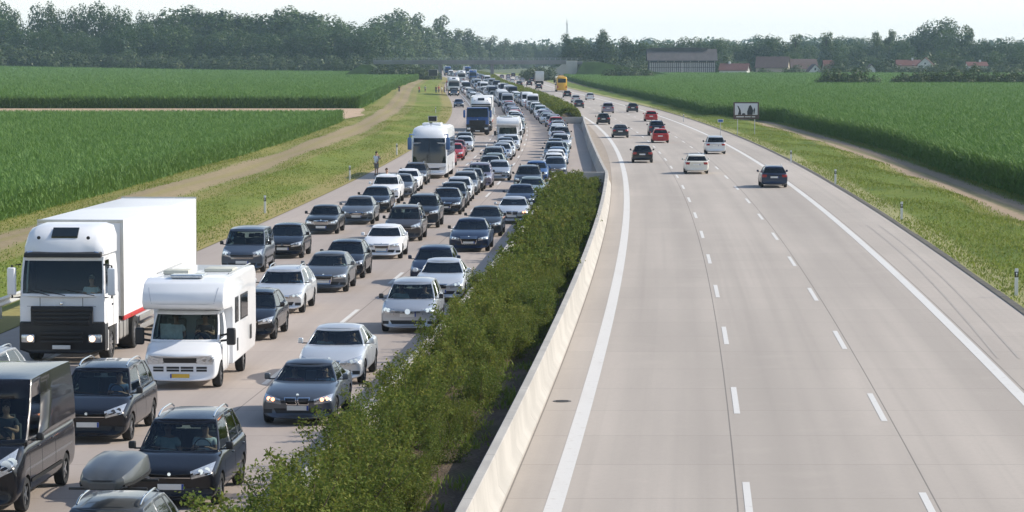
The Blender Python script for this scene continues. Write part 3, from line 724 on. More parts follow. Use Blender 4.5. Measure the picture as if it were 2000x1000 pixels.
def make_coach(name='coach'):
    root = empty(name)
    def sec(d, w, z0, z1, cf, dome=.0): return (d, [(0, z0, 0), (w*.85, z0, cf*.5), (w, z0+.12, cf), (w, 1.5, cf), (w, 2.6, cf), (w*.985, z1-.42, cf), (w*.93, z1-.16, cf*.9), (w*.72, z1-.03, cf*.5), (w*.4, z1, cf*.15), (0, z1+dome, 0)])
    b = bmesh.new()
    loft_x(b, [sec(0, 1.16, .42, 1.05, .22), sec(.05, 1.24, .30, 1.9, .20), sec(.30, 1.265, .28, 3.05, .18), sec(.55, 1.27, .28, 3.45, .12), sec(1.1, 1.275, .28, 3.68, 0, .04), sec(2.2, 1.275, .28, 3.76, 0, .06), sec(8, 1.275, .28, 3.72, 0, .04), sec(11.7, 1.27, .3, 3.70, 0, .03), sec(12.0, 1.20, .4, 3.5, 0)])
    # clean front section outline: rows above the local height collapse onto it
    for v in b.verts:
        d = -v.co.x
    bo = obj('body', b, [PS], root, 40); S = Surf(bo)
    b = bmesh.new(); S.patch(b, [(.5, -1.20, 1.12), (.5, 1.20, 1.12), (.5, 1.12, 2.92), (.5, -1.12, 2.92)], (-1, 0, 0), 14, 8, .02)
    obj('windscreen', b, M['darkglass'], root)
    b = bmesh.new(); S.patch(b, [(.5, -.012, 1.15), (.5, .012, 1.15), (.5, .012, 2.9), (.5, -.012, 2.9)], (-1, 0, 0), 1, 6, .03)
    tube(b, [(.10, .1, 1.15), (.02, .15, 1.75), (.02, -.55, 1.3)], .014, 5); tube(b, [(.10, -.1, 1.15), (.02, -.15, 1.9)], .014, 5)
    obj('wiper', b, M['trim'], root)
    b = bmesh.new(); S.patch(b, [(.5, -.7, .62), (.5, .7, .62), (.5, .8, .78), (.5, -.8, .78)], (-1, 0, 0), 8, 2, .012); obj('grille', b, M['inside'], root)
    b = bmesh.new(); S.patch(b, [(.5, -.26, .46), (.5, .26, .46), (.5, .26, .57), (.5, -.26, .57)], (-1, 0, 0), 2, 1, .016); obj('number_plate', b, M['plate'], root)
    for s in (1, -1):
        b = bmesh.new(); S.patch(b, [(.5, s*.80, .62), (.5, s*1.22, .66), (0, s*1.26, .92), (.5, s*.86, .82)], (-1, -s*.2, 0), 6, 3, .012); obj('headlight', b, M['lens'], root)
        b = bmesh.new(); tube(b, [(-.35, s*1.1, 3.15), (.25, s*1.36, 3.2), (.3, s*1.36, 2.95)], .05, 8)
        bx(b, .16, .38, s*1.38-.15, s*1.38+.15, 2.1, 2.98, .07, 0, 3); obj('mirror', b, PAINT['blue'] if name == 'coach' else M['trim'], root)
        for k in range(6):
            b = bmesh.new(); d0 = .75+k*1.82; D = (0, -s, 0)
            S.patch(b, [(-d0, s*1.6, 1.62), (-d0-1.74, s*1.6, 1.62), (-d0-1.74, s*1.6, 2.86), (-d0, s*1.6, 2.86)], D, 3, 4, .012); obj('side_window', b, M['darkglass'], root)
        b = bmesh.new()
        for d in (2.9, 4.6, 6.3, 8.0): S.patch(b, [(-d, s*1.6, .4), (-d-.015, s*1.6, .4), (-d-.015, s*1.6, 1.4), (-d, s*1.6, 1.4)], (0, -s, 0), 1, 3, .004)
        obj('luggage_door_seam', b, M['seam'], root)
        wheel(root, -2.45, s*1.12, .50, .32, 8); wheel(root, -8.6, s*1.12, .50, .32, 8)
        b = bmesh.new(); S.patch(b, [(-13, s*.85, .95), (-13, s*1.2, .95), (-13, s*1.2, 1.5), (-13, s*.95, 1.5)], (1, 0, 0), 3, 3, .012); obj('tail_light', b, M['tail'], root)
    b = bmesh.new(); S.patch(b, [(-13, -1.0, 2.2), (-13, 1.0, 2.2), (-13, .95, 3.2), (-13, -.95, 3.2)], (1, 0, 0), 6, 3, .012); obj('rear_window', b, M['darkglass'], root)
    b = bmesh.new(); bx(b, -5.6, -3.4, -.7, .7, 3.74, 3.94, .08, 0, 3); obj('air_conditioner', b, PS, root)
    b = bmesh.new(); tube(b, [(-1.6, .05, 3.7), (-1.6, .05, 3.98)], .02, 6); bx(b, -1.65, -1.55, -.06, .16, 3.95, 4.02, .01); obj('aerial', b, M['trim'], root)
    return root
def make_motorhome():
    P = dict(B, L=2.55, W=2.02, H=2.05, belt=1.20, xf0=.80, xf1=1.42, xr0=2.5, xr1=2.5, wb=.93, wrf=.84, ax1=.90, ax2=5.0, wr=.34, hn=.98, grille=(.42, .66, .80, .9), bmirror=1, lh=.26, lz=.80, lw=.40, tilt=.02, zb=.24, rise=0, cr=0, norear=1, nobadge=1, rcv=.1,
             S=[(0, 0), (.03, 1), (.62, 0), (1, 0)], bars=1)
    PB = dict(P, L=2.9, xr0=2.85)
    root = empty('motorhome'); body = body_mesh(PB); body.parent = root
    cabin_parts(P, root); S = Surf(body); F = (-1, 0, 0)
    def fp(y0, y1, z0, z1): return [(.2, y0, z0), (.2, y1, z0), (.2, y1, z1), (.2, y0, z1)]
    b = bmesh.new(); S.patch(b, fp(-.45, .45, .70, .84), F, 8, 3, .01); obj('grille', b, M['trim'], root)
    b = bmesh.new()
    for y0, y1 in ((-.72, -.44), (-.36, -.02), (.02, .36), (.44, .72)):
        for z in (.47, .545): S.patch(b, fp(y0, y1, z, z+.055), F, 4, 1, .008)
    obj('lower_intake', b, M['trim'], root)
    p = S.hit((.2, 0, .34), F); b = bmesh.new(); bx(b, p.x, p.x+.02, -.26, .26, .29, .41, .004, 0); bx(b, p.x, p.x+.023, -.258, -.215, .292, .408, 0, 1); obj('number_plate', b, [M['plateyellow'], M['plateblue']], root)
    for s in (1, -1):
        b = bmesh.new(); c = [(.2, s*.50, .72), (.2, s*.95, .70), (-.2, s*.97, .93), (.2, s*.55, .88)]; S.patch(b, c, (-1, -s*.2, -.1), 8, 4, .01); h = obj('headlight', b, M['lens'], root)
        b = bmesh.new()
        for y in (.66, .82): q = S.hit((.2, s*y, .79), F); tube(b, [q+Vector((-.02, 0, 0)), q+Vector((.016, 0, 0))], .06, 12)
        obj('lamp', b, M['lampin'], h)
        b = bmesh.new(); bx(b, -1.22, -1.02, s*1.24-.12, s*1.24+.12, 1.10, 1.56, .06, 0, 3); tube(b, [(-1.2, s*.95, 1.2), (-1.12, s*1.16, 1.24)], .035, 6); tube(b, [(-1.2, s*.95, 1.35), (-1.12, s*1.16, 1.40)], .035, 6); obj('mirror', b, M['trim'], root)
        wheel(root, -.90, s*.90, .34, .22, 6); wheel(root, -4.9, s*.92, .34, .22, 6)
        b = bmesh.new(); bx(b, -1.08, -1.07, s*1.008-.003, s*1.008+.003, .42, 1.14); bx(b, -2.0, -1.99, s*1.008-.003, s*1.008+.003, .42, 1.14); obj('door_seam', b, M['seam'], root)
    b = bmesh.new()
    prof = [(-.92, 2.06), (-.74, 2.12), (-.66, 2.28), (-.74, 2.52), (-1.0, 2.78), (-1.5, 2.88), (-6.6, 2.88), (-6.85, 2.7), (-6.85, 1.0), (-6.6, .55), (-2.42, .45), (-2.42, 2.02)]
    prism_x(b, prof, -1.10, 1.10, 0, .07)
    hb = obj('living_body', b, [PS], root, 40); S2 = Surf(hb)
    b = bmesh.new(); bx(b, -2.1, -1.35, -.45, .45, 2.88, 2.97, .04, 0, 3); obj('roof_hatch', b, M['lens'], hb)
    b = bmesh.new(); bx(b, -3.3, -2.6, -.85, -.15, 2.88, 3.0, .03, 0); bx(b, -4.6, -3.7, .1, .9, 2.88, 2.97, .03, 0); obj('roof_locker', b, mat('cream plastic', (.55, .54, .45), .6), hb)
    for s in (1, -1):
        b = bmesh.new()
        tube(b, [(-2.4, s*.98, 2.93), (-6.5, s*.98, 2.93)], .018, 6)
        obj('roof_rail', b, M['alu'], hb)
        for (d0, d1, z0, z1) in ((2.75, 3.35, 1.55, 2.25), (3.75, 5.1, 1.55, 2.25)):
            b = bmesh.new(); bx(b, -d1, -d0, s*1.105-.01, s*1.105+.012, z0, z1, .006, 0); bx(b, -d1+.05, -d0-.05, s*1.12-.004, s*1.12+.004, z0+.05, z1-.05, 0, 1)
            obj('side_window', b, [M['trim'], M['darkglass']], hb)
        b = bmesh.new(); bx(b, -3.3, -3.1, s*1.10-.005, s*1.10+.012, .75, 1.1, .004); bx(b, -5.9, -5.55, s*1.10-.005, s*1.10+.012, .85, 1.25, .004); obj('service_hatch', b, M['trim'], hb)
    b = bmesh.new()
    S2.patch(b, [(.0, -.62, 2.22), (.0, .62, 2.22), (.0, .85, 2.24), (.0, -.85, 2.24)], F, 10, 1, .006); S2.patch(b, [(.0, -.85, 2.24), (.0, -.83, 2.24), (.0, -.93, 2.66), (.0, -.95, 2.66)], F, 1, 5, .006); S2.patch(b, [(.0, .85, 2.24), (.0, .83, 2.24), (.0, .93, 2.66), (.0, .95, 2.66)], F, 1, 5, .006)
    obj('trim_line', b, mat('pale grey line', (.5, .52, .55), .5), hb)
    b = bmesh.new(); bx(b, -2.0, -1.6, -.7, .7, .9, 1.75, .05); b.free()
    b = bmesh.new()
    for y in (.40, -.40): bx(b, -2.2, -2.02, y-.26, y+.26, .95, 1.72, .05); bx(b, -2.18, -2.08, y-.13, y+.13, 1.74, 1.92, .04)
    obj('seat', b, M['seatlight'], root)
    b = bmesh.new(); c = Vector((-1.45, .40, 1.24)); tube(b, [c+Vector((.10*math.sin(a), .2*math.cos(a), .16*math.sin(a))) for a in [2*math.pi*k/14 for k in range(15)]], .016, 6, cap=False); obj('steering_wheel', b, M['trim'], root)
    return root
# ------------------------------------------------------------ setting: ground, roads, markings
def strip(name, o0, o1, z, Y0, Y1, m, step=8, cols=1, zf=None, struct=True):
    V, F, U = [], [], []
    n = max(1, int((Y1-Y0)/step))
    for i in range(n+1):
        Y = lerp(Y0, Y1, i/n); r = ref(Y)
        for j in range(cols+1):
            o = lerp(o0, o1, j/cols); zz = z+(zf(o, Y) if zf else 0); V.append((r+o, Y, zz)); U.append((o, Y))
    for i in range(n):
        for j in range(cols):
            a = i*(cols+1)+j; F.append((a, a+1, a+cols+2, a+cols+1))
    me = bpy.data.meshes.new(name); me.from_pydata(V, [], F); uv = me.uv_layers.new(name='UVMap')
    for l in me.loops: uv.data[l.index].uv = U[l.vertex_index]
    me.materials.append(m)
    for f in me.polygons: f.use_smooth = True
    o = link(bpy.data.objects.new(name, me))
    if struct: o['kind'] = 'structure'
    return o
def uv_nodes(nt):
    u = nn(nt, 'ShaderNodeUVMap'); s = nn(nt, 'ShaderNodeSeparateXYZ'); nt.links.new(u.outputs[0], s.inputs[0]); return u, s
def math_n(nt, op, a, b=None, c=None, clamp=False):
    n = nn(nt, 'ShaderNodeMath', operation=op); n.use_clamp = clamp
    for i, v in enumerate((a, b, c)):
        if v is None: continue
        if isinstance(v, (int, float)): n.inputs[i].default_value = v
        else: nt.links.new(v, n.inputs[i])
    return n.outputs[0]
def mixc(nt, f, a, b):
    n = nn(nt, 'ShaderNodeMix', data_type='RGBA')
    for i, v in ((0, f), (6, a), (7, b)):
        if isinstance(v, (int, float)): n.inputs[i].default_value = v
        elif isinstance(v, tuple): n.inputs[i].default_value = (*v, 1)
        else: nt.links.new(v, n.inputs[i])
    return n.outputs[2]
def noise(nt, vec, scale, detail=4, sx=1, sy=1, sz=1, rough=.5):
    mp = nn(nt, 'ShaderNodeMapping'); mp.inputs['Scale'].default_value = (sx, sy, sz); nt.links.new(vec, mp.inputs[0])
    n = nn(nt, 'ShaderNodeTexNoise'); n.inputs['Scale'].default_value = scale; n.inputs['Detail'].default_value = detail; n.inputs['Roughness'].default_value = rough
    nt.links.new(mp.outputs[0], n.inputs['Vector']); return n.outputs['Fac']
def sstep(nt, x, a, b):
    n = nn(nt, 'ShaderNodeMapRange', interpolation_type='SMOOTHSTEP'); nt.links.new(x, n.inputs[0]); n.inputs[1].default_value = a; n.inputs[2].default_value = b; return n.outputs[0]
def road_mat(name, base, joints, slabs):
    m, nt, b = new_mat(name); u, s = uv_nodes(nt); U = u.outputs[0]; x, y = s.outputs[0], s.outputs[1]
    n1 = noise(nt, U, 1.0, 6, .25, .02); n2 = noise(nt, U, 6, 5); n3 = noise(nt, U, 1, 4, 2.2, .012); n4 = noise(nt, U, .5, 3)
    dk = tuple(c*.86 for c in base); lt = tuple(min(1, c*1.10) for c in base)
    c = mixc(nt, sstep(nt, n1, .3, .7), dk, lt)
    c = mixc(nt, math_n(nt, 'MULTIPLY', sstep(nt, n3, .45, .75), .38), c, tuple(q*.74 for q in base))
    c = mixc(nt, math_n(nt, 'MULTIPLY', sstep(nt, n2, .35, .75), .16), c, tuple(q*.70 for q in base))
    c = mixc(nt, math_n(nt, 'MULTIPLY', sstep(nt, n4, .55, .72), .14), c, tuple(q*1.2 for q in base))
    # slab by slab tone
    wn = nn(nt, 'ShaderNodeTexWhiteNoise', noise_dimensions='2D'); cmb = nn(nt, 'ShaderNodeCombineXYZ')
    nt.links.new(math_n(nt, 'FLOOR', math_n(nt, 'MULTIPLY', y, .2)), cmb.inputs[1]); nt.links.new(math_n(nt, 'FLOOR', math_n(nt, 'MULTIPLY', x, .27)), cmb.inputs[0]); nt.links.new(cmb.outputs[0], wn.inputs[0])
    c = mixc(nt, math_n(nt, 'MULTIPLY', wn.outputs[0], .17), c, tuple(q*.7 for q in base))
    # faint wheel tracks in each lane and an oil drip line
    if slabs:
        fr = math_n(nt, 'FRACT', math_n(nt, 'MULTIPLY', y, .2)); tj = math_n(nt, 'LESS_THAN', fr, .007)
        c = mixc(nt, math_n(nt, 'MULTIPLY', tj, .7), c, tuple(q*.45 for q in base))
    for j in joints:
        d = math_n(nt, 'ABSOLUTE', math_n(nt, 'SUBTRACT', x, j)); c = mixc(nt, math_n(nt, 'MULTIPLY', math_n(nt, 'LESS_THAN', d, .016), .6), c, (.05, .045, .04))
    for lc in slabs or ():
        for o_ in (-.85, .85):
            d = math_n(nt, 'ABSOLUTE', math_n(nt, 'SUBTRACT', x, lc+o_)); c = mixc(nt, math_n(nt, 'MULTIPLY', math_n(nt, 'SUBTRACT', 1, sstep(nt, d, .0, .6)), .17), c, tuple(q*.62 for q in base))
    nt.links.new(c, b.inputs['Base Color']); b.inputs['Roughness'].default_value = .85
    bp = nn(nt, 'ShaderNodeBump'); bp.inputs['Strength'].default_value = .25; bp.inputs['Distance'].default_value = .01
    nt.links.new(noise(nt, U, 40, 3), bp.inputs['Height']); nt.links.new(bp.outputs[0], b.inputs['Normal'])
    return m
def worn_paint(name, col, under):
    m, nt, b = new_mat(name); u, s = uv_nodes(nt); U = u.outputs[0]
    n = noise(nt, U, 5, 6); n2 = noise(nt, U, 1, 4, 1, .2)
    c = mixc(nt, math_n(nt, 'MULTIPLY', sstep(nt, n, .58, .74), .55), col, under); c = mixc(nt, math_n(nt, 'MULTIPLY', sstep(nt, n2, .5, .8), .22), c, under)
    nt.links.new(c, b.inputs['Base Color']); b.inputs['Roughness'].default_value = .7; return m
def ground_mat(name, cols, sc, path=None, dry=None, bump=.5):
    # cols: list of greens; path: (offset, half width, colour), dry: (offset, width, colour)
    m, nt, b = new_mat(name); u, s = uv_nodes(nt); U = u.outputs[0]; x, y = s.outputs[0], s.outputs[1]
    n1 = noise(nt, U, sc, 6, 1, .35, rough=.65); n2 = noise(nt, U, sc*6, 5); n3 = noise(nt, U, sc*.22, 3, 1, .6)
    c = mixc(nt, sstep(nt, n1, .36, .64), cols[0], cols[1]); c = mixc(nt, math_n(nt, 'MULTIPLY', sstep(nt, n2, .42, .68), .6), c, cols[2])
    c = mixc(nt, math_n(nt, 'MULTIPLY', sstep(nt, n3, .48, .66), .55), c, cols[3])
    wob = math_n(nt, 'MULTIPLY_ADD', n1, 2.4, -1.2); fine = math_n(nt, 'MULTIPLY_ADD', n2, 1.2, -.6)
    xw = math_n(nt, 'ADD', x, math_n(nt, 'ADD', math_n(nt, 'MULTIPLY', wob, .22), math_n(nt, 'MULTIPLY', fine, .8)))
    if dry:
        for o_, wd, col in dry:
            d = math_n(nt, 'ABSOLUTE', math_n(nt, 'SUBTRACT', xw, o_)); c = mixc(nt, math_n(nt, 'MULTIPLY', math_n(nt, 'SUBTRACT', 1, sstep(nt, d, wd*.4, wd)), .8), c, col)
    if path:
        o_, hw, col = path
        d = math_n(nt, 'ABSOLUTE', math_n(nt, 'SUBTRACT', xw, o_)); f = math_n(nt, 'SUBTRACT', 1, sstep(nt, d, hw*.6, hw))
        pc = mixc(nt, sstep(nt, n2, .3, .7), col, tuple(q*.78 for q in col)); ctr = math_n(nt, 'SUBTRACT', 1, sstep(nt, d, .15, .6)); pc = mixc(nt, math_n(nt, 'MULTIPLY', ctr, .45), pc, cols[3])
        c = mixc(nt, f, c, pc)
    nt.links.new(c, b.inputs['Base Color']); b.inputs['Roughness'].default_value = .95; b.inputs['Specular IOR Level'].default_value = .15
    bp = nn(nt, 'ShaderNodeBump'); bp.inputs['Strength'].default_value = bump; bp.inputs['Distance'].default_value = .15
    nt.links.new(n2, bp.inputs['Height']); nt.links.new(bp.outputs[0], b.inputs['Normal'])
    return m
def rise(X, Y):     # the land climbs gently to the far left
    a = max(0, min(1, (-X-40-.00*Y)/260)); c = max(0, min(1, (Y-560)/900)); return 3.4*a*a*(3-2*a)*c*c*(3-2*c)
m, nt, b = new_mat('field earth and grass')
tc = nn(nt, 'ShaderNodeTexCoord'); n1 = noise(nt, tc.outputs['Object'], .05, 6); c = mixc(nt, sstep(nt, n1, .4, .6), (.055, .085, .022), (.10, .11, .04)); nt.links.new(c, b.inputs['Base Color']); b.inputs['Roughness'].default_value = .95
xs = sorted(set([-1500, -900, -600, -450]+list(range(-400, 401, 20))+[500, 700, 1000, 1500])); ys = sorted(set([-40, 0]+list(range(60, 2001, 60))+[2400, 3000, 4000, 5000]))
V = [(x, y, -.12+rise(x, y)) for y in ys for x in xs]; nx = len(xs)
F = [(j*nx+i, j*nx+i+1, (j+1)*nx+i+1, (j+1)*nx+i) for j in range(len(ys)-1) for i in range(nx-1)]
g = np_mesh('ground', V, F, m, smooth=True); g['kind'] = 'structure'
CONC = (.42, .368, .314)
RM = road_mat('concrete carriageway', CONC, (3.62, 7.58, 11.55, -1.0), (2.0, 5.6, 9.4))
LM = road_mat('older concrete carriageway', (.385, .325, .28), (-8.7, -12.5, -16.4), (-6.9, -10.8, -14.6))
strip('road', -1.2, 14.35, 0, 20, 2400, RM); strip('road', -19.3, -1.2, 0, 20, 2400, LM)
WP = worn_paint('worn white road paint', (.62, .60, .56), CONC)
for nm, o_, w_ in (('edge_line', 0, .36), ('edge_line', 11.3, .32), ('edge_line', -16.1, .2)): strip(nm, o_-w_/2, o_+w_/2, .005, 20, 1700, WP)
def dashes(o_, ph):
    V, F, U = [], [], []
    for k in range(-3, 66):
        a = ph+18*k
        if a < 25: continue
        for q in range(3):
            y0, y1 = a+2*q, a+2*q+2; i = len(V)
            for y in (y0, y1):
                for s in (-.075, .075): V.append((ref(y)+o_+s, y, .006)); U.append((o_+s, y))
            F.append((i, i+1, i+3, i+2))
    me = bpy.data.meshes.new('lane_markings'); me.from_pydata(V, [], F); uv = me.uv_layers.new(name='UVMap')
    for l in me.loops: uv.data[l.index].uv = U[l.vertex_index]
    me.materials.append(WP); o = link(bpy.data.objects.new('lane_markings', me)); o['kind'] = 'structure'
dashes(3.84, 74.3); dashes(7.4, 72.8); dashes(-8.85, 99); dashes(-12.65, 99)
# tyre marks on the hard shoulder
tm = mat('tyre mark', (.365, .325, .285), .9, var=.08, scale=.8)
for dx in (0, 1.45):
    V, F = [], []
    for k in range(25):
        Y = 88+k*2.9; q = k/24; X = ref(Y)+11.75+.9*math.sin(q*1.7)+dx*.42
        V += [(X-.04, Y, .007), (X+.04, Y, .007)]
    o = np_mesh('tyre_mark', V, [(2*i, 2*i+1, 2*i+3, 2*i+2) for i in range(24)], tm); o['kind'] = 'structure'
# drain cover beside the wall
b = bmesh.new(); tube(b, [(ref(77)-.62, 77, .0), (ref(77)-.62, 77, .012)], .24, 16)
for k in range(4): bx(b, ref(77)-.78, ref(77)-.46, 76.86+.08*k, 76.89+.08*k, .012, .018)
tag(obj('drain_cover', b, mat('cast iron', (.09, .085, .08), .7)), 'dark round drain cover in the road beside the long concrete wall', 'drain cover')
# verges
def vz_l(o, Y):
    t = (-19.3-o)/12.0; return .02+(.38+.22*math.sin(o*.9+Y*.05)+.16*math.sin(o*.5-Y*.11))*min(1, max(0, t*2))*.45*max(0, 1-max(0, t-1)*4)
def vz_r(o, Y):
    t = (o-14.35)/8; return .02+(.38+.2*math.sin(o*1.3+Y*.21)+.18*math.sin(o*.7-Y*.13))*min(1, max(0, t*2.5))*.5*max(0, 1-max(0, t-.75)*5)
GL = ground_mat('left verge grass', [(.115, .165, .024), (.17, .21, .034), (.23, .235, .06), (.26, .235, .075)], .35, (-29.2, 2.1, (.33, .26, .15)), [(-20.0, 1.6, (.30, .245, .10)), (-26.6, .9, (.24, .21, .08)), (-32.2, 1.5, (.26, .235, .08))])
GR = ground_mat('right verge grass', [(.10, .155, .022), (.16, .205, .030), (.21, .225, .055), (.07, .12, .020)], .5, (22.3, 1.9, (.38, .29, .20)), [(14.9, 1.0, (.36, .33, .16)), (20.3, .7, (.26, .24, .08))])
strip('verge', -46, -19.3, 0, 20, 1500, GL, 4, 24, lambda o, Y: vz_l(o, Y) if o > -46 else -.1)
strip('verge', 14.35, 30, 0, 20, 1500, GR, 3, 20, vz_r)
strip('road_edge', 14.2, 14.5, .03, 20, 1200, mat('dark drainage edge', (.10, .09, .07), .9, var=.4, scale=1.5))
# median soil, walls
SOIL = ground_mat('bark mulch and soil', [(.10, .070, .050), (.16, .115, .080), (.22, .165, .12), (.08, .095, .03)], 2.0, bump=1)
GAP0, GAP1 = 207, 392
strip('median_soil', -4.5, -1.5, .16, 20, GAP0, SOIL, 2, 6, lambda o, Y: .05*math.sin(3*o+Y)*math.sin(Y*1.7))
strip('median_soil', -4.5, -1.5, .16, GAP1, 1400, SOIL, 6, 2)
strip('gravel_strip', -2.5, -1.0, .008, GAP0, GAP1, mat('gravel and dust', (.30, .25, .20), .95, var=.2, scale=2))
def wall_mat():
    m, nt, b = new_mat('concrete barrier'); tc = nn(nt, 'ShaderNodeTexCoord'); O = tc.outputs['Object']; s = nn(nt, 'ShaderNodeSeparateXYZ'); nt.links.new(O, s.inputs[0])
    n1 = noise(nt, O, .5, 5); n2 = noise(nt, O, 2, 5, .3, 2.2, .25); n3 = noise(nt, O, 16, 3)
    base = (.41, .385, .345)
    c = mixc(nt, sstep(nt, n1, .35, .7), tuple(q*.88 for q in base), tuple(q*1.08 for q in base)); c = mixc(nt, math_n(nt, 'MULTIPLY', sstep(nt, n2, .5, .8), .30), c, (.27, .25, .22))
    c = mixc(nt, math_n(nt, 'MULTIPLY', sstep(nt, n3, .5, .8), .12), c, (.25, .23, .2))
    fr = math_n(nt, 'FRACT', math_n(nt, 'MULTIPLY', s.outputs[1], 1/6.0)); c = mixc(nt, math_n(nt, 'MULTIPLY', math_n(nt, 'LESS_THAN', fr, .005), .7), c, (.1, .09, .08))
    nt.links.new(c, b.inputs['Base Color']); b.inputs['Roughness'].default_value = .85
    bp = nn(nt, 'ShaderNodeBump'); bp.inputs['Strength'].default_value = .3; bp.inputs['Distance'].default_value = .02; nt.links.new(n3, bp.inputs['Height']); nt.links.new(bp.outputs[0], b.inputs['Normal'])
    return m
WM = wall_mat()
PROF = [(-.30, 0), (-.30, .07), (-.17, .26), (-.105, .87), (-.09, .885), (.09, .885), (.105, .87), (.17, .26), (.30, .07), (.30, 0)]
def wall(c, Y0, Y1, step=3):
    bm = bmesh.new(); prev = None; n = int((Y1-Y0)/step)
    for i in range(n+1):
        Y = lerp(Y0, Y1, i/n); cc = c-(1.05*math.sin(math.pi*(Y-208)/(GAP1-208))**.8 if c > -2 and 208 < Y < GAP1 else 0); ring = [bm.verts.new((ref(Y)+cc+o, Y, z)) for o, z in PROF]
        if prev:
            for k in range(len(PROF)-1): bm.faces.new((prev[k], prev[k+1], ring[k+1], ring[k]))
        else: bm.faces.new(ring)
        prev = ring
    bm.faces.new(prev[::-1]); bmesh.ops.recalc_face_normals(bm, faces=bm.faces)
    return obj('concrete_barrier', bm, WM, None, 30)
tag(wall(-1.33, 20, 1400), 'long pale concrete wall curving along the open carriageway, right of the shrubs', 'barrier', 'concrete walls of the median')
tag(wall(-4.7, 20, GAP0), 'shaded concrete wall between the nearest queue of cars and the near shrubs', 'barrier', 'concrete walls of the median')
tag(wall(-4.7, GAP1, 1400, 6), 'concrete wall along the far hedge beside the jam, beyond the shrub gap', 'barrier', 'concrete walls of the median')
for Y, lb in ((GAP1, 'short concrete cross wall closing the near end of the far hedge'), (GAP0, 'short concrete cross wall at the far end of the near shrubs')):
    b = bmesh.new(); bx(b, ref(Y)-4.58, ref(Y)-1.46, Y-.14, Y+.14, 0, .87, .03); tag(obj('concrete_barrier', b, WM), lb, 'barrier', 'concrete walls of the median')

ORD = ['first', 'second', 'third', 'fourth', 'fifth', 'sixth', 'seventh', 'eighth', 'ninth', 'tenth', 'eleventh', 'twelfth', 'thirteenth', 'fourteenth', 'fifteenth', 'sixteenth', 'seventeenth', 'eighteenth', 'nineteenth', 'twentieth']
def ordn(i):
    if i < 20: return ORD[i]
    t = (i+1)//10; u = (i+1) % 10; TT = {2: 'twenty', 3: 'thirty', 4: 'forty', 5: 'fifty', 6: 'sixty', 7: 'seventy', 8: 'eighty', 9: 'ninety'}
    if t >= 10: return 'hundred and '+ordn(i-100)
    return (TT[t]+'-'+ORD[u-1]) if u else {2: 'twentieth', 3: 'thirtieth', 4: 'fortieth', 5: 'fiftieth', 6: 'sixtieth', 7: 'seventieth', 8: 'eightieth', 9: 'ninetieth'}[t]
# ------------------------------------------------------------ foliage
def leaf_quads(P, size, rng, flat=.0, outn=None):
    n = len(P); nrm = rng.normal(size=(n, 3)); 
    if outn is not None: nrm = nrm*.45+outn
    nrm /= np.linalg.norm(nrm, axis=1)[:, None]+1e-9
    a = np.cross(nrm, rng.normal(size=(n, 3))); a /= np.linalg.norm(a, axis=1)[:, None]+1e-9; b = np.cross(nrm, a)
    s = size*(.6+.8*rng.random((n, 1))); a = a*s; b = b*s*.62
    V = np.stack([P-a, P-b*.9+a*.1, P+a, P+b], 1).reshape(-1, 3); F = np.arange(4*n).reshape(-1, 4)
    return V, F
def lobes_cloud(lobes, n, size, rng, fill=.25):
    L = np.array(lobes); wts = (L[:, 3]*L[:, 4])**1.0; wts /= wts.sum(); k = rng.choice(len(L), n, p=wts)
    d = rng.normal(size=(n, 3)); d /= np.linalg.norm(d, axis=1)[:, None]
    r = np.where(rng.random(n) < fill, rng.random(n)**.4, .88+.2*rng.random(n))[:, None]
    rad = np.stack([L[k, 3], L[k, 3], L[k, 4]], 1)
    bump = 1+.16*np.sin(d[:, :1]*7+k[:, None])*np.cos(d[:, 1:2]*6+d[:, 2:]*5)
    P = L[k, :3]+d*rad*r*bump
    return leaf_quads(P, size, rng, outn=d+np.array([0, 0, .35]))
BARK = mat('tree bark', (.06, .048, .035), .9, var=.3, scale=5)
LG = {'broad': leaf_mat('broadleaf foliage', [(.024, .056, .014), (.050, .095, .020), (.105, .15, .036)], trans=.32),
      'conifer': leaf_mat('dark conifer foliage', [(.014, .038, .016), (.026, .056, .022)]),
      'light': leaf_mat('pale green foliage', [(.060, .10, .030), (.10, .145, .045), (.14, .18, .06)]),
      'bush': leaf_mat('bush foliage', [(.04, .065, .018), (.065, .095, .024), (.09, .12, .035)])}
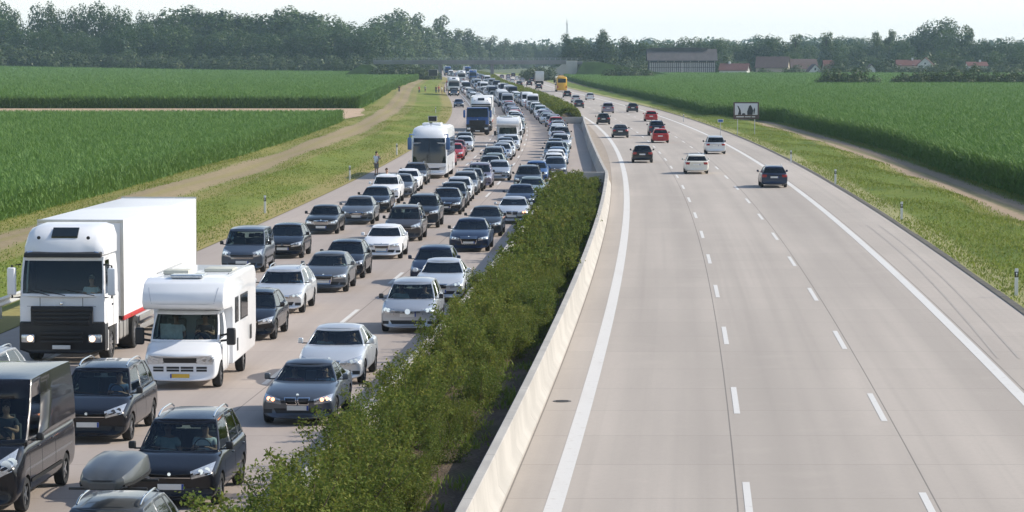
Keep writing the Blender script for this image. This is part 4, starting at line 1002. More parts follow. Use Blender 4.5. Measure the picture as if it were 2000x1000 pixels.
def make_tree(kind, seed, name, hgt=20, n=4200, size=.42, lm='broad'):
    rng = np.random.default_rng(seed); rr = random.Random(seed); root = empty(name); L = []; bm = bmesh.new()
    if kind == 'broad':
        tube(bm, [(0, 0, 0), (.1, .1, hgt*.2), (.3, -.1, hgt*.45)], [.5, .38, .26], 8)
        for i in range(15):
            a = i*2.4+rr.random(); t = (i+rr.random())/15; rad = hgt*.26*math.sin(.35+2.3*t)*(.75+.35*rr.random()); z = hgt*(.24+.64*t); r = hgt*(.10+.09*rr.random())
            L.append((rad*math.cos(a), rad*math.sin(a), z, r, r*.9)); tube(bm, [(.1, 0, hgt*.18+.3*hgt*t*.8), (rad*.6*math.cos(a), rad*.6*math.sin(a), z*.85), L[-1][:3]], [.16, .10, .04], 5)
        for i in range(5): a = i*1.26; L.append((hgt*.2*math.cos(a), hgt*.2*math.sin(a), hgt*(.16+.06*rr.random()), hgt*.13, hgt*.13))
        L.append((0, 0, hgt*.5, hgt*.17, hgt*.25))
    elif kind == 'tall':
        tube(bm, [(0, 0, 0), (.1, .1, hgt*.4), (.2, 0, hgt*.85)], [.45, .3, .1], 8)
        for i in range(26):
            t = (i+rr.random())/26; a = rr.random()*6.28; rad = hgt*.15*(1.15-.6*t)*rr.random()**.5; z = hgt*(.08+.86*t); r = hgt*(.055+.05*rr.random())*(1.35-.6*t)
            L.append((rad*math.cos(a), rad*math.sin(a), z, r, r*1.35)); tube(bm, [(.1, 0, z*.8), L[-1][:3]], [.1, .03], 5)
    elif kind == 'conifer':
        tube(bm, [(0, 0, 0), (0, 0, hgt*.97)], [.35, .05], 8)
        for i in range(26):
            t = i/25; z = hgt*(.12+.87*t); rad = hgt*.17*(1-t)**.8+.15
            for q in range(3): a = rr.random()*6.28; L.append((rad*.55*math.cos(a), rad*.55*math.sin(a), z, rad*.55, hgt*.028+rad*.12))
    else:
        for i in range(9): a = i*.7; tube(bm, [(0, 0, 0), (hgt*.3*math.cos(a), hgt*.3*math.sin(a), hgt*.5)], [.14, .05], 5)
        for i in range(13):
            a = rr.random()*6.28; rad = hgt*.62*rr.random()**.6; r = hgt*(.20+.12*rr.random()); z = r*.8+(hgt-2*r)*(1-(rad/hgt/.62)**2)*rr.random()
            L.append((rad*math.cos(a), rad*math.sin(a), z, r, r*.95))
    obj('trunk', bm, BARK, root)
    V, F = lobes_cloud(L, n, size, rng); np_mesh('crown', V, F, LG[lm], root)
    return root
# median shrubs: upright leafy stems with yellowing tips
SHL = leaf_mat('median shrub leaves', [(.075, .12, .024), (.135, .175, .032), (.245, .23, .050)], .7, .38, .12)
STM = mat('shrub stems', (.11, .075, .05), .8)
def make_shrub(seed, n=6200, size=.036, hgt=1.7):
    rng = np.random.default_rng(seed); rr = random.Random(seed); root = empty('median_shrub'); bm = bmesh.new(); P = []
    stems = 17
    for i in range(stems):
        a = rr.random()*6.28; r0 = .75*rr.random()**.5; bx_, by = r0*math.cos(a), r0*math.sin(a); lean = .25+.55*rr.random(); h = hgt*(.45+.55*rr.random())*(1-.25*r0)
        tx, ty = bx_+lean*math.cos(a+rr.uniform(-.6, .6)), by+lean*math.sin(a+rr.uniform(-.6, .6))
        pts = [Vector((bx_*.5, by*.5, 0)), Vector(((bx_+tx)/2*.9, (by+ty)/2*.9, h*.55)), Vector((tx, ty, h))]
        tube(bm, pts, [.016, .011, .004], 4)
        m_ = n//stems; t = rng.random(m_)**.75; q = np.array(pts); c = ((1-t)**2)[:, None]*q[0]+(2*t*(1-t))[:, None]*q[1]*1.0+(t**2)[:, None]*q[2]
        sp = (.30*(1-t)+.065)[:, None]; P.append(c+rng.normal(size=(m_, 3))*sp*np.array([1, 1, .75]))
    P = np.concatenate(P); P[:, 2] = np.abs(P[:, 2])+.02
    obj('stem', bm, STM, root); V, F = leaf_quads(P, size, rng, outn=np.tile([0, 0, .7], (len(P), 1))); np_mesh('foliage', V, F, SHL, root)
    return root
shr = [make_shrub(40+i) for i in range(6)]
shr_far = [make_shrub(60+i, 2600, .065) for i in range(4)]
far_protos = []
index_kids()
Y = 42.0; k = 0; prs = random.Random(5)
while Y < GAP0-1:
    src = shr[prs.randrange(6)] if Y < 115 else shr_far[prs.randrange(4)]
    for row in (0, 1):
        c = copy_tree(src); off = ((-3.95 if Y < 82 else -3.7) if row == 0 else (-2.8 if Y < 88 else -2.4))+prs.uniform(-.25, .25)
        dense = 1 if Y > 100 else .8
        s = prs.uniform(.62, 1.02)*(1.0 if row == 0 else .72)
        if Y < 84 and row == 1: s *= prs.uniform(.5, 1.0)
        if Y < 62 and row == 0: s *= 1.2
        if Y > GAP0-14: s *= lerp(.45, 1, (GAP0-Y)/14)*prs.uniform(.8, 1.1)
        c.location = (ref(Y)+off, Y+prs.uniform(-.3, .3), .14); c.scale = (s*.90, s*.98, s*(1.12 if Y < 80 else 1.04)*prs.uniform(.85, 1.2)); c.rotation_euler = (0, 0, prs.random()*6.28)
        tag(c, f"leafy shrub, {ordn(k)} from the near end of the row beside the {'queue' if row == 0 else 'open road'}", 'shrub', 'shrubs planted in the near median')
    k += 1
    Y += prs.uniform(1.5, 2.3) if Y < 84 else prs.uniform(1.15, 1.5) if Y < 115 else prs.uniform(1.7, 2.2)
# far hedge, one clipped mass
rng = np.random.default_rng(9)
n = 60000; ty = GAP1+6+(rng.random(n)**1.5)*950; rf = np.array([ref(y) for y in ty]); a = rng.random(n)*math.pi; r = .8+.25*rng.random(n)
P = np.stack([rf-3.0+1.45*np.cos(a)*r, ty, .15+1.75*np.sin(a)**.6*r*(1+.14*np.sin(ty*.9)+.1*np.sin(ty*.37))], 1)
V, F = leaf_quads(P, .13, rng, outn=np.tile([0, 0, .8], (n, 1))); V = V.copy()
h = np_mesh('median_hedge', V, F, SHL); tag(h, 'long low green hedge between the walls, far beyond the shrub gap', 'hedge')
# weeds on the mulch
n = 1500; ty = 44+rng.random(n)**1.3*120; of = -1.75-rng.random(n)*1.5; cl = np.sin(ty*1.9)+np.sin(ty*.83+2); keep = cl > .1; ty, of = ty[keep], of[keep]
P = np.stack([np.array([ref(y) for y in ty])+of, ty, np.full(len(ty), .2)], 1)
def blades(P, h, lean, wd, rng, segs=2):
    n = len(P); a = rng.random(n)*6.283; d = np.stack([np.cos(a), np.sin(a), 0*a], 1); s = np.stack([-np.sin(a), np.cos(a), 0*a], 1)*wd*(.6+.8*rng.random((n, 1)))
    H = h*(.55+.7*rng.random((n, 1))); ln = lean*(.3+rng.random((n, 1)))*H
    up = np.array([0, 0, 1.0]); p1 = P+up*H*.62+d*ln*.35; p2 = P+up*H+d*ln
    V = np.stack([P-s, P+s, p1-s*.9, p1+s*.9, p2-s*.15, p2+s*.15], 1).reshape(-1, 3)
    i = np.arange(n)[:, None]*6; F = np.concatenate([i+np.array([[0, 1, 3, 2]]), i+np.array([[2, 3, 5, 4]])], 0)
    return V, F
GRS = leaf_mat('grass blades', [(.12, .18, .026), (.18, .23, .036), (.28, .27, .08)], .6, .5)
V, F = blades(np.repeat(P, 5, 0)+rng.normal(size=(len(P)*5, 3))*[.10, .10, 0], .17, 1.1, .018, rng); o = np_mesh('weeds', V, F, GRS); o['kind'] = 'stuff'; o['label'] = 'low grassy weeds in the mulch beside the wall'
# grass on the verges
def verge_grass(name, lo, hi, zf, n, Y0, Y1, lab, h=.26, bare=()):
    u = rng.random(n); ty = Y0*(Y1/Y0)**u; of = lo+(hi-lo)*rng.random(n)
    keep = np.ones(n, bool)
    for c_, hw in bare: keep &= np.abs(of-c_) > hw*(.6+.5*rng.random(n))
    keep &= (np.sin(ty*.21+of*.9)+np.sin(ty*.07-of*.5)+rng.normal(size=n)*.8) > -.9
    ty, of = ty[keep], of[keep]; rf = np.array([ref(y) for y in ty]); z = np.array([zf(o_, y) for o_, y in zip(of, ty)])
    sc = (.7+ty/260)[:, None]
    V, F = blades(np.stack([rf+of, ty, z-.03], 1), h, .7, .022, rng)
    # widen with distance handled by count only
    o = np_mesh(name, V, F, GRS); o['kind'] = 'stuff'; o['label'] = lab
verge_grass('grass', -34, -19.5, vz_l, 100000, 110, 520, 'rough green and dry grass on the left verge', .10, [(-29.2, 1.9)])
verge_grass('grass', 14.5, 25, vz_r, 110000, 95, 520, 'rough green grass on the right verge below the maize', .13, [(22.3, 1.7)])

# ------------------------------------------------------------ maize fields
CORN = leaf_mat('maize leaves', [(.080, .165, .034), (.115, .215, .045), (.165, .27, .065)], .6, .3, .25)
m, nt, b = new_mat('maize depth'); tc = nn(nt, 'ShaderNodeTexCoord'); O = tc.outputs['Object']
n1 = noise(nt, O, 1.6, 5, 1, .5); n2 = noise(nt, O, .05, 3); c = mixc(nt, sstep(nt, n1, .35, .65), (.062, .130, .026), (.105, .190, .040)); c = mixc(nt, math_n(nt, 'MULTIPLY', sstep(nt, n2, .4, .6), .35), c, (.105, .175, .042))
nt.links.new(c, b.inputs['Base Color']); b.inputs['Roughness'].default_value = .9; b.inputs['Specular IOR Level'].default_value = .1
bp = nn(nt, 'ShaderNodeBump'); bp.inputs['Strength'].default_value = 1; bp.inputs['Distance'].default_value = .5; nt.links.new(n1, bp.inputs['Height']); nt.links.new(bp.outputs[0], b.inputs['Normal'])
CB = m
def field(name, inner, outer, Y0, Y1, h, n, lab, size, yend=None, seed=1, dens=1.0, wd=.05):
    # inner/outer: x as functions of Y
    rng = np.random.default_rng(seed); ny = 60
    V, F = [], []; ysn = [Y0*(Y1/Y0)**(i/ny) for i in range(ny+1)]
    nx = 24
    for y in ysn:
        a, b_ = inner(y), outer(y); sg = 1 if b_ > a else -1
        xsn = [a+.3*sg+(b_-a-.3*sg)*(j/nx)**1.6 for j in range(nx+1)]
        for j, x in enumerate(xsn): V.append((x, y, h*.80+rise(x, y)))
        V.append((xsn[0], y, -.1+rise(xsn[0], y)))
    W_ = nx+2
    for i in range(ny):
        for j in range(nx): F.append((i*W_+j, i*W_+j+1, (i+1)*W_+j+1, (i+1)*W_+j))
        F.append((i*W_, (i+1)*W_, (i+1)*W_+nx+1, i*W_+nx+1))
    for i in (0, ny):      # end faces
        base = i*W_; k0 = len(V)
        for j in range(nx+1): x = V[base+j][0]; V.append((x, V[base+j][1], -.1+rise(x, V[base+j][1])))
        for j in range(nx): F.append((base+j, base+j+1, k0+j+1, k0+j))
    root = empty(name); o = np_mesh('depth', V, F, CB, root, smooth=False)
    # leaves: on top, thicker along the two visible edges
    u = rng.random(n); ty = Y0+(Y1-Y0)*u**dens; a = np.array([inner(y) for y in ty]); b_ = np.array([outer(y) for y in ty])
    X = a+(b_-a)*rng.random(n)**1.15; row = np.round(X/.75)*.75+rng.normal(size=n)*.10; X = np.where(np.abs(b_-a) > 2, row, X)
    z = np.full(n, h*.80)
    ne = n//3; te = Y0+(Y1-Y0)*rng.random(ne)**dens; ae = np.array([inner(y) for y in te])+rng.normal(size=ne)*.25; ze = rng.random(ne)*h*.84
    nf = n//8; tf = Y0+rng.normal(size=nf)*.3; af, bf = inner(Y0), outer(Y0); xf = af+(bf-af)*rng.random(nf); zf = rng.random(nf)*h*.84
    X = np.concatenate([X, ae, xf]); T = np.concatenate([ty, te, tf]); Z = np.concatenate([z, ze, zf]); Z = Z+np.array([rise(x, y) for x, y in zip(X, T)])
    hh = size*(1+.0*T)
    V, F = blades(np.stack([X, T, Z], 1), size, 1.1, wd, rng); np_mesh('leaf', V, F, CORN, root)
    tag(root, lab, 'maize field', None, 'stuff')
    return root
def edge_r(Y):
    if Y < 395: return ref(Y)+25.2+.5*math.sin(Y*.05)
    if Y < 440: return ref(Y)+lerp(25.2, 18.3, (Y-395)/45)
    return ref(Y)+18.3+min(5, (Y-440)*.009)
FLD = []
FLD.append(field('maize_field', lambda Y: ref(Y)-33.5, lambda Y: min(-75, -.17*Y-25), 140, 402, 1.75, 130000, 'lower maize field on the left in front of the sandy strip', .34, seed=3, wd=.022))
FLD.append(field('maize_field', lambda Y: ref(Y)-35+min(5, max(0, Y-500)*.009), lambda Y: -.17*Y-70, 500, 1290, 2.2, 170000, 'taller maize field on the left reaching back to the dark wood', .55, seed=4, dens=1.35, wd=.05))
FLD.append(field('maize_field', edge_r, lambda Y: .17*Y+45, 150, 1225, 2.35, 360000, 'tall maize field to the right of the open carriageway', .36, seed=5, dens=1.7, wd=.032))
b = bmesh.new(); vs = [b.verts.new(p) for p in ((-110, 404, .0), (ref(404)-34.5, 404, .0), (ref(450)-31.5, 450, 0), (ref(499)-34, 499, .0), (-130, 499, .0))]; b.faces.new(vs)
for v in vs: v.co.z = .10
sd_ = obj('sandy_strip', b, mat('bare sandy soil', (.44, .31, .20), .95, var=.12, scale=.6), None, 0); sd_['kind'] = 'structure'

# ------------------------------------------------------------ trees
TP = {'broad_tree': [make_tree('broad', 100+i, 'broad_tree') for i in range(4)], 'tall_tree': [make_tree('tall', 110+i, 'tall_tree', n=3600, size=.36) for i in range(3)],
      'conifer_tree': [make_tree('conifer', 120+i, 'conifer_tree', n=3400, size=.34, lm='conifer') for i in range(2)],
      'poplar_tree': [make_tree('tall', 130+i, 'poplar_tree', n=3600, size=.36, lm='light') for i in range(2)], 'bush': [make_tree('bush', 140+i, 'bush', 6, 2200, .26, lm='bush') for i in range(3)]}
index_kids()
tr = random.Random(77)
def tree_at(px, Z, ytop, kind, label, group, wide=1.0):
    src = tr.choice(TP[kind]); X = PX(px, Z); g0 = rise(X, Z); hgt = CAM_H-(ytop-HOR)*Z/FPX-g0; s = hgt/(6 if kind == 'bush' else 20.0)
    c = copy_tree(src); c.location = (X, Z, g0-.1); c.scale = (s*wide, s*wide, s); c.rotation_euler = (0, 0, tr.random()*6.28)
    tag(c, label, {'bush': 'bush'}.get(kind, 'tree'), group); return c
def row(lst, Zf, kind_f, desc, group, wide=1.0):
    for i, (px, yt) in enumerate(lst):
        k = kind_f(i, px); adj = {'broad_tree': 'round green tree', 'tall_tree': 'tall narrow tree', 'conifer_tree': 'pointed conifer', 'poplar_tree': 'pale loose tree', 'bush': 'round bush'}[k]
        tree_at(px, Zf(px), yt, k, f'{adj}, {ordn(i)} from the left {desc}', group, wide)
def lin(pts, xs):
    return [(x, interp(pts, x)) for x in xs]
FR = [(0, 20), (20, 28), (60, 58), (130, 48), (190, 74), (215, 58), (260, 42), (330, 42), (380, 70), (450, 56), (540, 66), (620, 54), (700, 52), (760, 66)]
row(lin(FR, [x+tr.uniform(-6, 6) for x in range(-60, 760, 30)]), lambda px: 1345 if px > 250 else 1330+.3*(250-px), lambda i, px: 'broad_tree' if i % 3 else 'tall_tree', 'in the front row of the left wood', 'trees along the front of the left wood', 1.15)
row(lin([(0, 75), (200, 92), (400, 98), (760, 96)], [x+tr.uniform(-8, 8) for x in range(-60, 790, 24)]), lambda px: 1318, lambda i, px: 'bush', 'along the foot of the left wood', 'bushes along the foot of the left wood', 1.2)
BK = [(0, 0), (30, 15), (60, 40), (90, 6), (115, 25), (150, 12), (195, 10), (240, 18), (290, 22), (340, 24)]
row([(-40, 8), (-5, -4), (26, 14), (90, 2), (112, 14), (152, 8), (190, 4), (214, 22), (242, 12), (288, 20), (335, 22)], lambda px: 1440, lambda i, px: 'broad_tree', 'in the back row of the left wood', 'trees in the back row of the left wood', .72)
row([(x, y+tr.uniform(-7, 12)) for x, y in lin([(350, 20), (380, 12), (430, 22), (470, 24), (520, 18), (570, 15), (620, 24)], range(345, 640, 15))], lambda px: 1450, lambda i, px: 'conifer_tree' if i % 5 in (1, 3) else 'broad_tree', 'in the pointed back row of the left wood', 'conifers behind the left wood', 1.25)
row([(x, y+tr.uniform(-4, 4)) for x, y in [(640, 36), (670, 38), (700, 42), (725, 40), (748, 28), (775, 20), (800, 32), (822, 30), (846, 44), (866, 32), (890, 54), (912, 52), (935, 68), (958, 74), (985, 75), (1008, 80), (1032, 90)]], lambda px: 1400+(px-640)*1.6, lambda i, px: 'tall_tree' if i % 2 else ('broad_tree' if i < 5 else 'poplar_tree'), 'in the row ending above the bridge', 'trees left of the bridge', 1.5)
row([(x, y+tr.uniform(-3, 3)) for x, y in lin([(800, 66), (900, 80), (1000, 84), (1100, 84), (1120, 82)], range(790, 1130, 16))], lambda px: 2050, lambda i, px: 'broad_tree' if i % 2 else 'tall_tree', 'in the hazy distant row behind the bridge', 'distant trees behind the bridge', 1.1)
row([(752, 120), (765, 116), (778, 121), (790, 115), (806, 117), (820, 120), (836, 123)], lambda px: 1080, lambda i, px: 'bush', 'beside the left end of the bridge', 'bushes beside the bridge', 1.2)
row([(1035, 122), (1052, 118), (1068, 122)], lambda px: 1050, lambda i, px: 'bush', 'below the bridge at the right carriageway', 'bushes below the bridge', .9)
RT = [(1112, 66), (1128, 72), (1150, 84), (1175, 56), (1198, 82), (1222, 70), (1245, 82), (1262, 80)]
row(RT, lambda px: 1300, lambda i, px: 'tall_tree' if i in (0, 3, 5) else 'broad_tree', 'between the mast and the barn', 'trees left of the barn', 1.25)
row([(1118, 108), (1140, 104), (1165, 106), (1188, 104), (1212, 106), (1232, 104), (1250, 104)], lambda px: 1275, lambda i, px: 'bush', 'in the low row left of the barn', 'low bushes left of the barn', 1.2)
row([(1290, 76), (1318, 82), (1342, 72), (1362, 72), (1385, 78), (1400, 74)], lambda px: 1400, lambda i, px: 'broad_tree', 'rising behind the barn roof', 'trees behind the barn', 1.1)
VT = [(1412, 82), (1440, 84), (1462, 88), (1490, 66), (1508, 72), (1530, 84), (1552, 62), (1575, 84), (1612, 58), (1628, 76), (1655, 78), (1680, 84), (1712, 58), (1735, 56), (1760, 74), (1785, 66), (1805, 48), (1835, 35), (1858, 50), (1886, 52), (1910, 74), (1930, 80), (1958, 72), (1985, 78), (2010, 76), (2040, 74)]
row(VT, lambda px: 1500 if int(px) % 2 else 1430, lambda i, px: 'poplar_tree' if i in (6, 8, 12, 13) else ('tall_tree' if i in (19, 21) else 'broad_tree'), 'in the main row behind the village', 'trees behind the village', 1.15)
row([(x, y+tr.uniform(-4, 4)) for x, y in lin([(1400, 76), (1500, 84), (1640, 72), (1760, 74), (2000, 86)], range(1405, 2050, 22))], lambda px: 1900, lambda i, px: 'broad_tree', 'in the faint far row on the right', 'faint far trees on the right', 1.2)
row([(1425, 100), (1545, 100), (1560, 108), (1640, 104), (1672, 100), (1700, 108), (1745, 96), (1770, 104), (1800, 92), (1835, 98), (1862, 96), (1885, 108), (1912, 100), (1940, 98), (1968, 104), (1992, 98), (2020, 100)], lambda px: 1290, lambda i, px: 'broad_tree' if i % 2 else 'bush', 'among the village houses', 'trees among the houses', 1.2)
row([(x, 119+tr.uniform(-2, 4)) for x in (1735, 1752, 1770, 1790, 1812, 1835, 1860, 1882, 1900, 1918, 1940, 1966)], lambda px: 1222, lambda i, px: 'bush', 'in front of the farthest village houses', 'bushes in front of the farthest houses', 1.1)
row([(1494, 127), (1546, 119), (1557, 126), (1618, 121), (1636, 117), (1656, 120), (1682, 122)], lambda px: 1221, lambda i, px: 'bush', 'in front of the dark roofed village houses', 'bushes in front of the village', 1.0)
row([(1203, 120), (1218, 126), (1240, 120), (1257, 128)], lambda px: 1010, lambda i, px: 'bush', 'standing in the maize left of the barn', 'bushes standing in the maize near the barn', 1.05)
row([(1618, 128), (1640, 122), (1665, 124), (1684, 130)], lambda px: 770, lambda i, px: 'bush', 'in the clump in the right maize field', 'bushes of the clump in the right maize field', .95)
row([(1768, 132), (1792, 122), (1822, 124), (1850, 120), (1878, 126), (1905, 122), (1934, 128), (1962, 126), (1990, 122), (2020, 124)], lambda px: 775, lambda i, px: 'bush', 'in the right hand hedge row of the maize field', 'bushes at the right of the maize field', .95)
# far-off woods that read as one mass
rng = np.random.default_rng(21); L = []
for i in range(420):
    x = rng.uniform(-1100, 1100); z = rng.uniform(6, 20); L.append((x, 3000+rng.uniform(0, 160), z, rng.uniform(8, 16), rng.uniform(6, 10)))
for i in range(420): L.append((-1100+2200*i/419, 3000, 8, 9, 9))
V, F = lobes_cloud(L, 60000, 2.6, rng); o = np_mesh('distant_woods', V, F, LG['broad']); o['kind'] = 'stuff'; o['label'] = 'hazy distant woods along the horizon'
# ------------------------------------------------------------ buildings, bridge, signs
def building(name, X, Y, rz, w, d, hw, hr, wallm, roofm, label, cat='house', windows=(), over=.5, chim=False, gable=None):
    root = empty(name, (X, Y, rise(X, Y)-.1), rz); b = bmesh.new()       # ridge runs along x, gable ends face +-x
    prism = [(-d/2, 0), (d/2, 0), (d/2, hw), (0, hw+hr), (-d/2, hw)]
    vs = [[b.verts.new((x, p, z)) for p, z in prism] for x in (-w/2, w/2)]
    b.faces.new(vs[0]); b.faces.new(vs[1][::-1])
    for i in range(5):
        if i in (2, 3): continue
        b.faces.new((vs[0][i], vs[1][i], vs[1][(i+1) % 5], vs[0][(i+1) % 5]))
    bmesh.ops.recalc_face_normals(b, faces=b.faces); obj('wall', b, wallm, root, 0)
    b = bmesh.new(); k = hr/(d/2)
    for s in (1, -1):
        o_ = over; q = [(-w/2-o_, s*(d/2+o_), hw-k*o_), (w/2+o_, s*(d/2+o_), hw-k*o_), (w/2+o_, 0, hw+hr), (-w/2-o_, 0, hw+hr)]
        lo = [b.verts.new((x, y, z+.04)) for x, y, z in q]; hi = [b.verts.new((x, y, z+.26)) for x, y, z in q]
        b.faces.new(lo); b.faces.new(hi)
        for i in range(4): b.faces.new((lo[i], lo[(i+1) % 4], hi[(i+1) % 4], hi[i]))
    bmesh.ops.recalc_face_normals(b, faces=b.faces); rf = obj('roof', b, roofm, root, 0)
    if chim: b = bmesh.new(); bx(b, w*.15, w*.15+.8, -.4, .4, hw+hr-.8, hw+hr+1.2, .05); obj('chimney', b, M['white wall'], rf)
    for face, u, z, ww, wh in windows:
        b = bmesh.new()
        if face == 'g': bx(b, -w/2-.06, -w/2+.02, u-ww/2, u+ww/2, z, z+wh, .01, 0); bx(b, -w/2-.08, -w/2-.05, u-ww/2+.1, u+ww/2-.1, z+.1, z+wh-.1, 0, 1)
        elif face == 'G': bx(b, w/2-.02, w/2+.06, u-ww/2, u+ww/2, z, z+wh, .01, 0); bx(b, w/2+.05, w/2+.08, u-ww/2+.1, u+ww/2-.1, z+.1, z+wh-.1, 0, 1)
        else: bx(b, u-ww/2, u+ww/2, -d/2-.06, -d/2+.02, z, z+wh, .01, 0); bx(b, u-ww/2+.1, u+ww/2-.1, -d/2-.08, -d/2-.05, z+.1, z+wh-.1, 0, 1)
        obj('window', b, [M['alu'], M['darkglass']], root)
    
    if cat == 'house': root.scale = (.88, .88, .86)
    tag(root, label, cat); return root
M['white wall'] = mat('white render', (.66, .65, .62), .85, scale=.8); M['beige wall'] = mat('beige render', (.50, .42, .33), .85, scale=.8)
M['red roof'] = mat('red roof tiles', (.13, .052, .045), .85, var=.2, scale=1.5); M['dark roof'] = mat('dark brown roof', (.095, .06, .055), .85, var=.2, scale=1.5)
M['barn roof'] = mat('weathered grey roof', (.075, .066, .068), .8, var=.2, scale=.5); M['barn dark'] = mat('dark barn boards', (.04, .04, .045), .85, var=.2); M['barn slat'] = mat('pale barn slats', (.44, .39, .37), .85, var=.2)
BZ = 1250; bxm = PX(1332, BZ); bw = 27.4
barn = building('barn', bxm, BZ+6, R(0), bw, 12, 7.2, 4.2, M['barn dark'], M['barn roof'], 'long dark drying barn with grey roof and pale slatted side behind the maize', 'barn', over=.9)
b = bmesh.new()
for k in range(34):
    u = -bw/2+.5+k*(bw-1)/33; bx(b, u-.27, u+.27, -6.12, -6.02, 1.6, 6.0)
for k in range(9): u = -bw/2+.25+k*(bw-.5)/8; bx(b, u-.12, u+.12, -6.16, -6.0, 0, 7.1)
obj('slatted_side', b, M['barn slat'], barn)
b = bmesh.new(); bx(b, -bw/2, bw/2, -6.2, -6.0, 3.9, 4.1); bx(b, -bw/2, bw/2, -6.22, -6.0, 5.95, 6.15); obj('beam', b, M['dark roof'], barn)
b = bmesh.new(); prism_x(b, [(-bw/2+.8, 11.2), (bw/2-3, 11.2), (bw/2-3, 11.9), (-bw/2+.8, 11.9)], -1.3, 1.3); 
for s in (1, -1): bx(b, -bw/2+.3, bw/2-2.5, min(s*.05, s*1.7), max(s*.05, s*1.7), 11.9+(0 if s < 0 else .004), 12.15, .02)
obj('ridge_vent', b, M['barn roof'], barn)
HZ = 1235
building('house', PX(1438, HZ), HZ+12, R(180-14), 13, 8, 3.4, 2.9, M['white wall'], M['red roof'], 'white house with low red roof just right of the barn', windows=[('g', -1.4, 2.6, 1.0, 2.2), ('g', 1.2, 2.6, 1.0, 2.2), ('g', 0, 5.0, 1.2, 1.2)], chim=True)
building('house', PX(1512, HZ+25), HZ+34, R(180-12), 15, 10, 4.6, 5.0, M['beige wall'], M['dark roof'], 'beige gabled house with dark roof, second right of the barn', windows=[('g', 1.5, 3.4, 1.0, 1.1), ('g', -1.5, 3.4, 1.0, 1.1)])
building('house', PX(1560, HZ+50), HZ+50, R(8), 16, 9, 4.0, 4.4, M['white wall'], M['dark roof'], 'house with long dark brown roof between the beige gable and the white gable', windows=[('f', 0, 2, 1.2, 1.2)])
building('house', PX(1590, HZ), HZ+4, R(90+4), 9, 5.8, 2.9, 3.2, M['white wall'], M['dark roof'], 'small bright white gabled house in the middle of the village', windows=[('g', 0, 3.2, .9, 1.4), ('g', -1.2, 1.4, .8, 1), ('g', 1.2, 1.4, .8, 1)])
building('house', PX(1625, HZ+60), HZ+60, R(5), 9, 7, 4.2, 3.6, M['beige wall'], M['red roof'], 'house with faded red roof right of the small white gable', windows=[('f', -2, 3, 1.2, 1.2)])
building('house', PX(1702, HZ), HZ+6, R(90), 8, 3.6, 3.8, 2.2, M['white wall'], M['dark roof'], 'narrow white gable showing alone right of the clump of bushes', windows=[('g', 0, 2.5, .8, 1)])
building('house', PX(1772, HZ+30), HZ+30, R(0), 11, 7, 5.6, 2.4, M['beige wall'], M['red roof'], 'long red roofed house half hidden by trees below the big tree', windows=[('f', -4, 5, 1, 1), ('f', 2, 5, 1, 1)], chim=True)
building('house', PX(1806, HZ+15), HZ+15, R(80), 9, 7, 6.0, 3.2, M['white wall'], M['red roof'], 'white gable with red roof peeking out under the big tree', windows=[('g', 0, 6, 1, 1)])
building('house', PX(1905, HZ+10), HZ+10, R(4), 9, 7, 5.4, 1.7, M['white wall'], M['red roof'], 'low pale house with bright red roof at the right of the village', windows=[('f', 0, 3.6, 1.2, 1.2)], chim=True)
# overpass
CN = mat('bridge concrete', (.22, .22, .22), .85, var=.15, scale=.15); CL = mat('pale bridge concrete', (.46, .44, .40), .85, var=.1, scale=.2)
BY = 1100; br = empty('road_bridge', (ref(BY), BY, 0), R(-1.5)); b = bmesh.new()
bx(b, -46, 30, -4.5, 4.5, 5.6, 6.7, .05); obj('deck', b, CN, br)
b = bmesh.new(); bx(b, -46.2, 24, -4.75, -4.5, 6.3, 7.1, .03); bx(b, -46.2, 24, 4.5, 4.75, 6.3, 7.1, .03); obj('edge_beam', b, CN, br)
b = bmesh.new()
for y in (-4.6, 4.6):
    for k in range(38): bx(b, -46+2*k-.03, -46+2*k+.03, y-.03, y+.03, 7.1, 7.95)
    for z in (7.5, 7.9): bx(b, -46, 30, y-.035, y+.035, z, z+.05)
obj('railing', b, M['galv'], br)
for x in (-22, -3): b = bmesh.new(); bx(b, x-.5, x+.5, -3.8, 3.8, 0, 5.6, .1); obj('pier', b, CN, br)
b = bmesh.new(); bx(b, 24, 28, -5.2, 5.2, 1.6, 6.9, .05); prism_x(b, [(14.5, .05), (24, .05), (24, 5.6), (22.5, 5.6)], -4.4, 4.4); obj('abutment', b, CL, br)
tag(br, 'long low grey road bridge crossing the motorway in the distance', 'bridge')
b = bmesh.new(); prism_x(b, [(24, 0), (28, 6.4), (34, 6.4), (62, 1.5), (72, 0)], -11, 11); e = obj('embankment', b, mat('embankment grass', (.10, .145, .04), .95, var=.25, scale=.3)); e.location = (ref(BY)+2, BY+1, 0); e['kind'] = 'structure'
b = bmesh.new(); prism_x(b, [(-36, 0), (-45, 5.5), (-48, 5.5), (-58, 0)], -11, 11); e = obj('embankment', b, bpy.data.materials['embankment grass']); e.location = (ref(BY)-2, BY+1, 0); e['kind'] = 'structure'
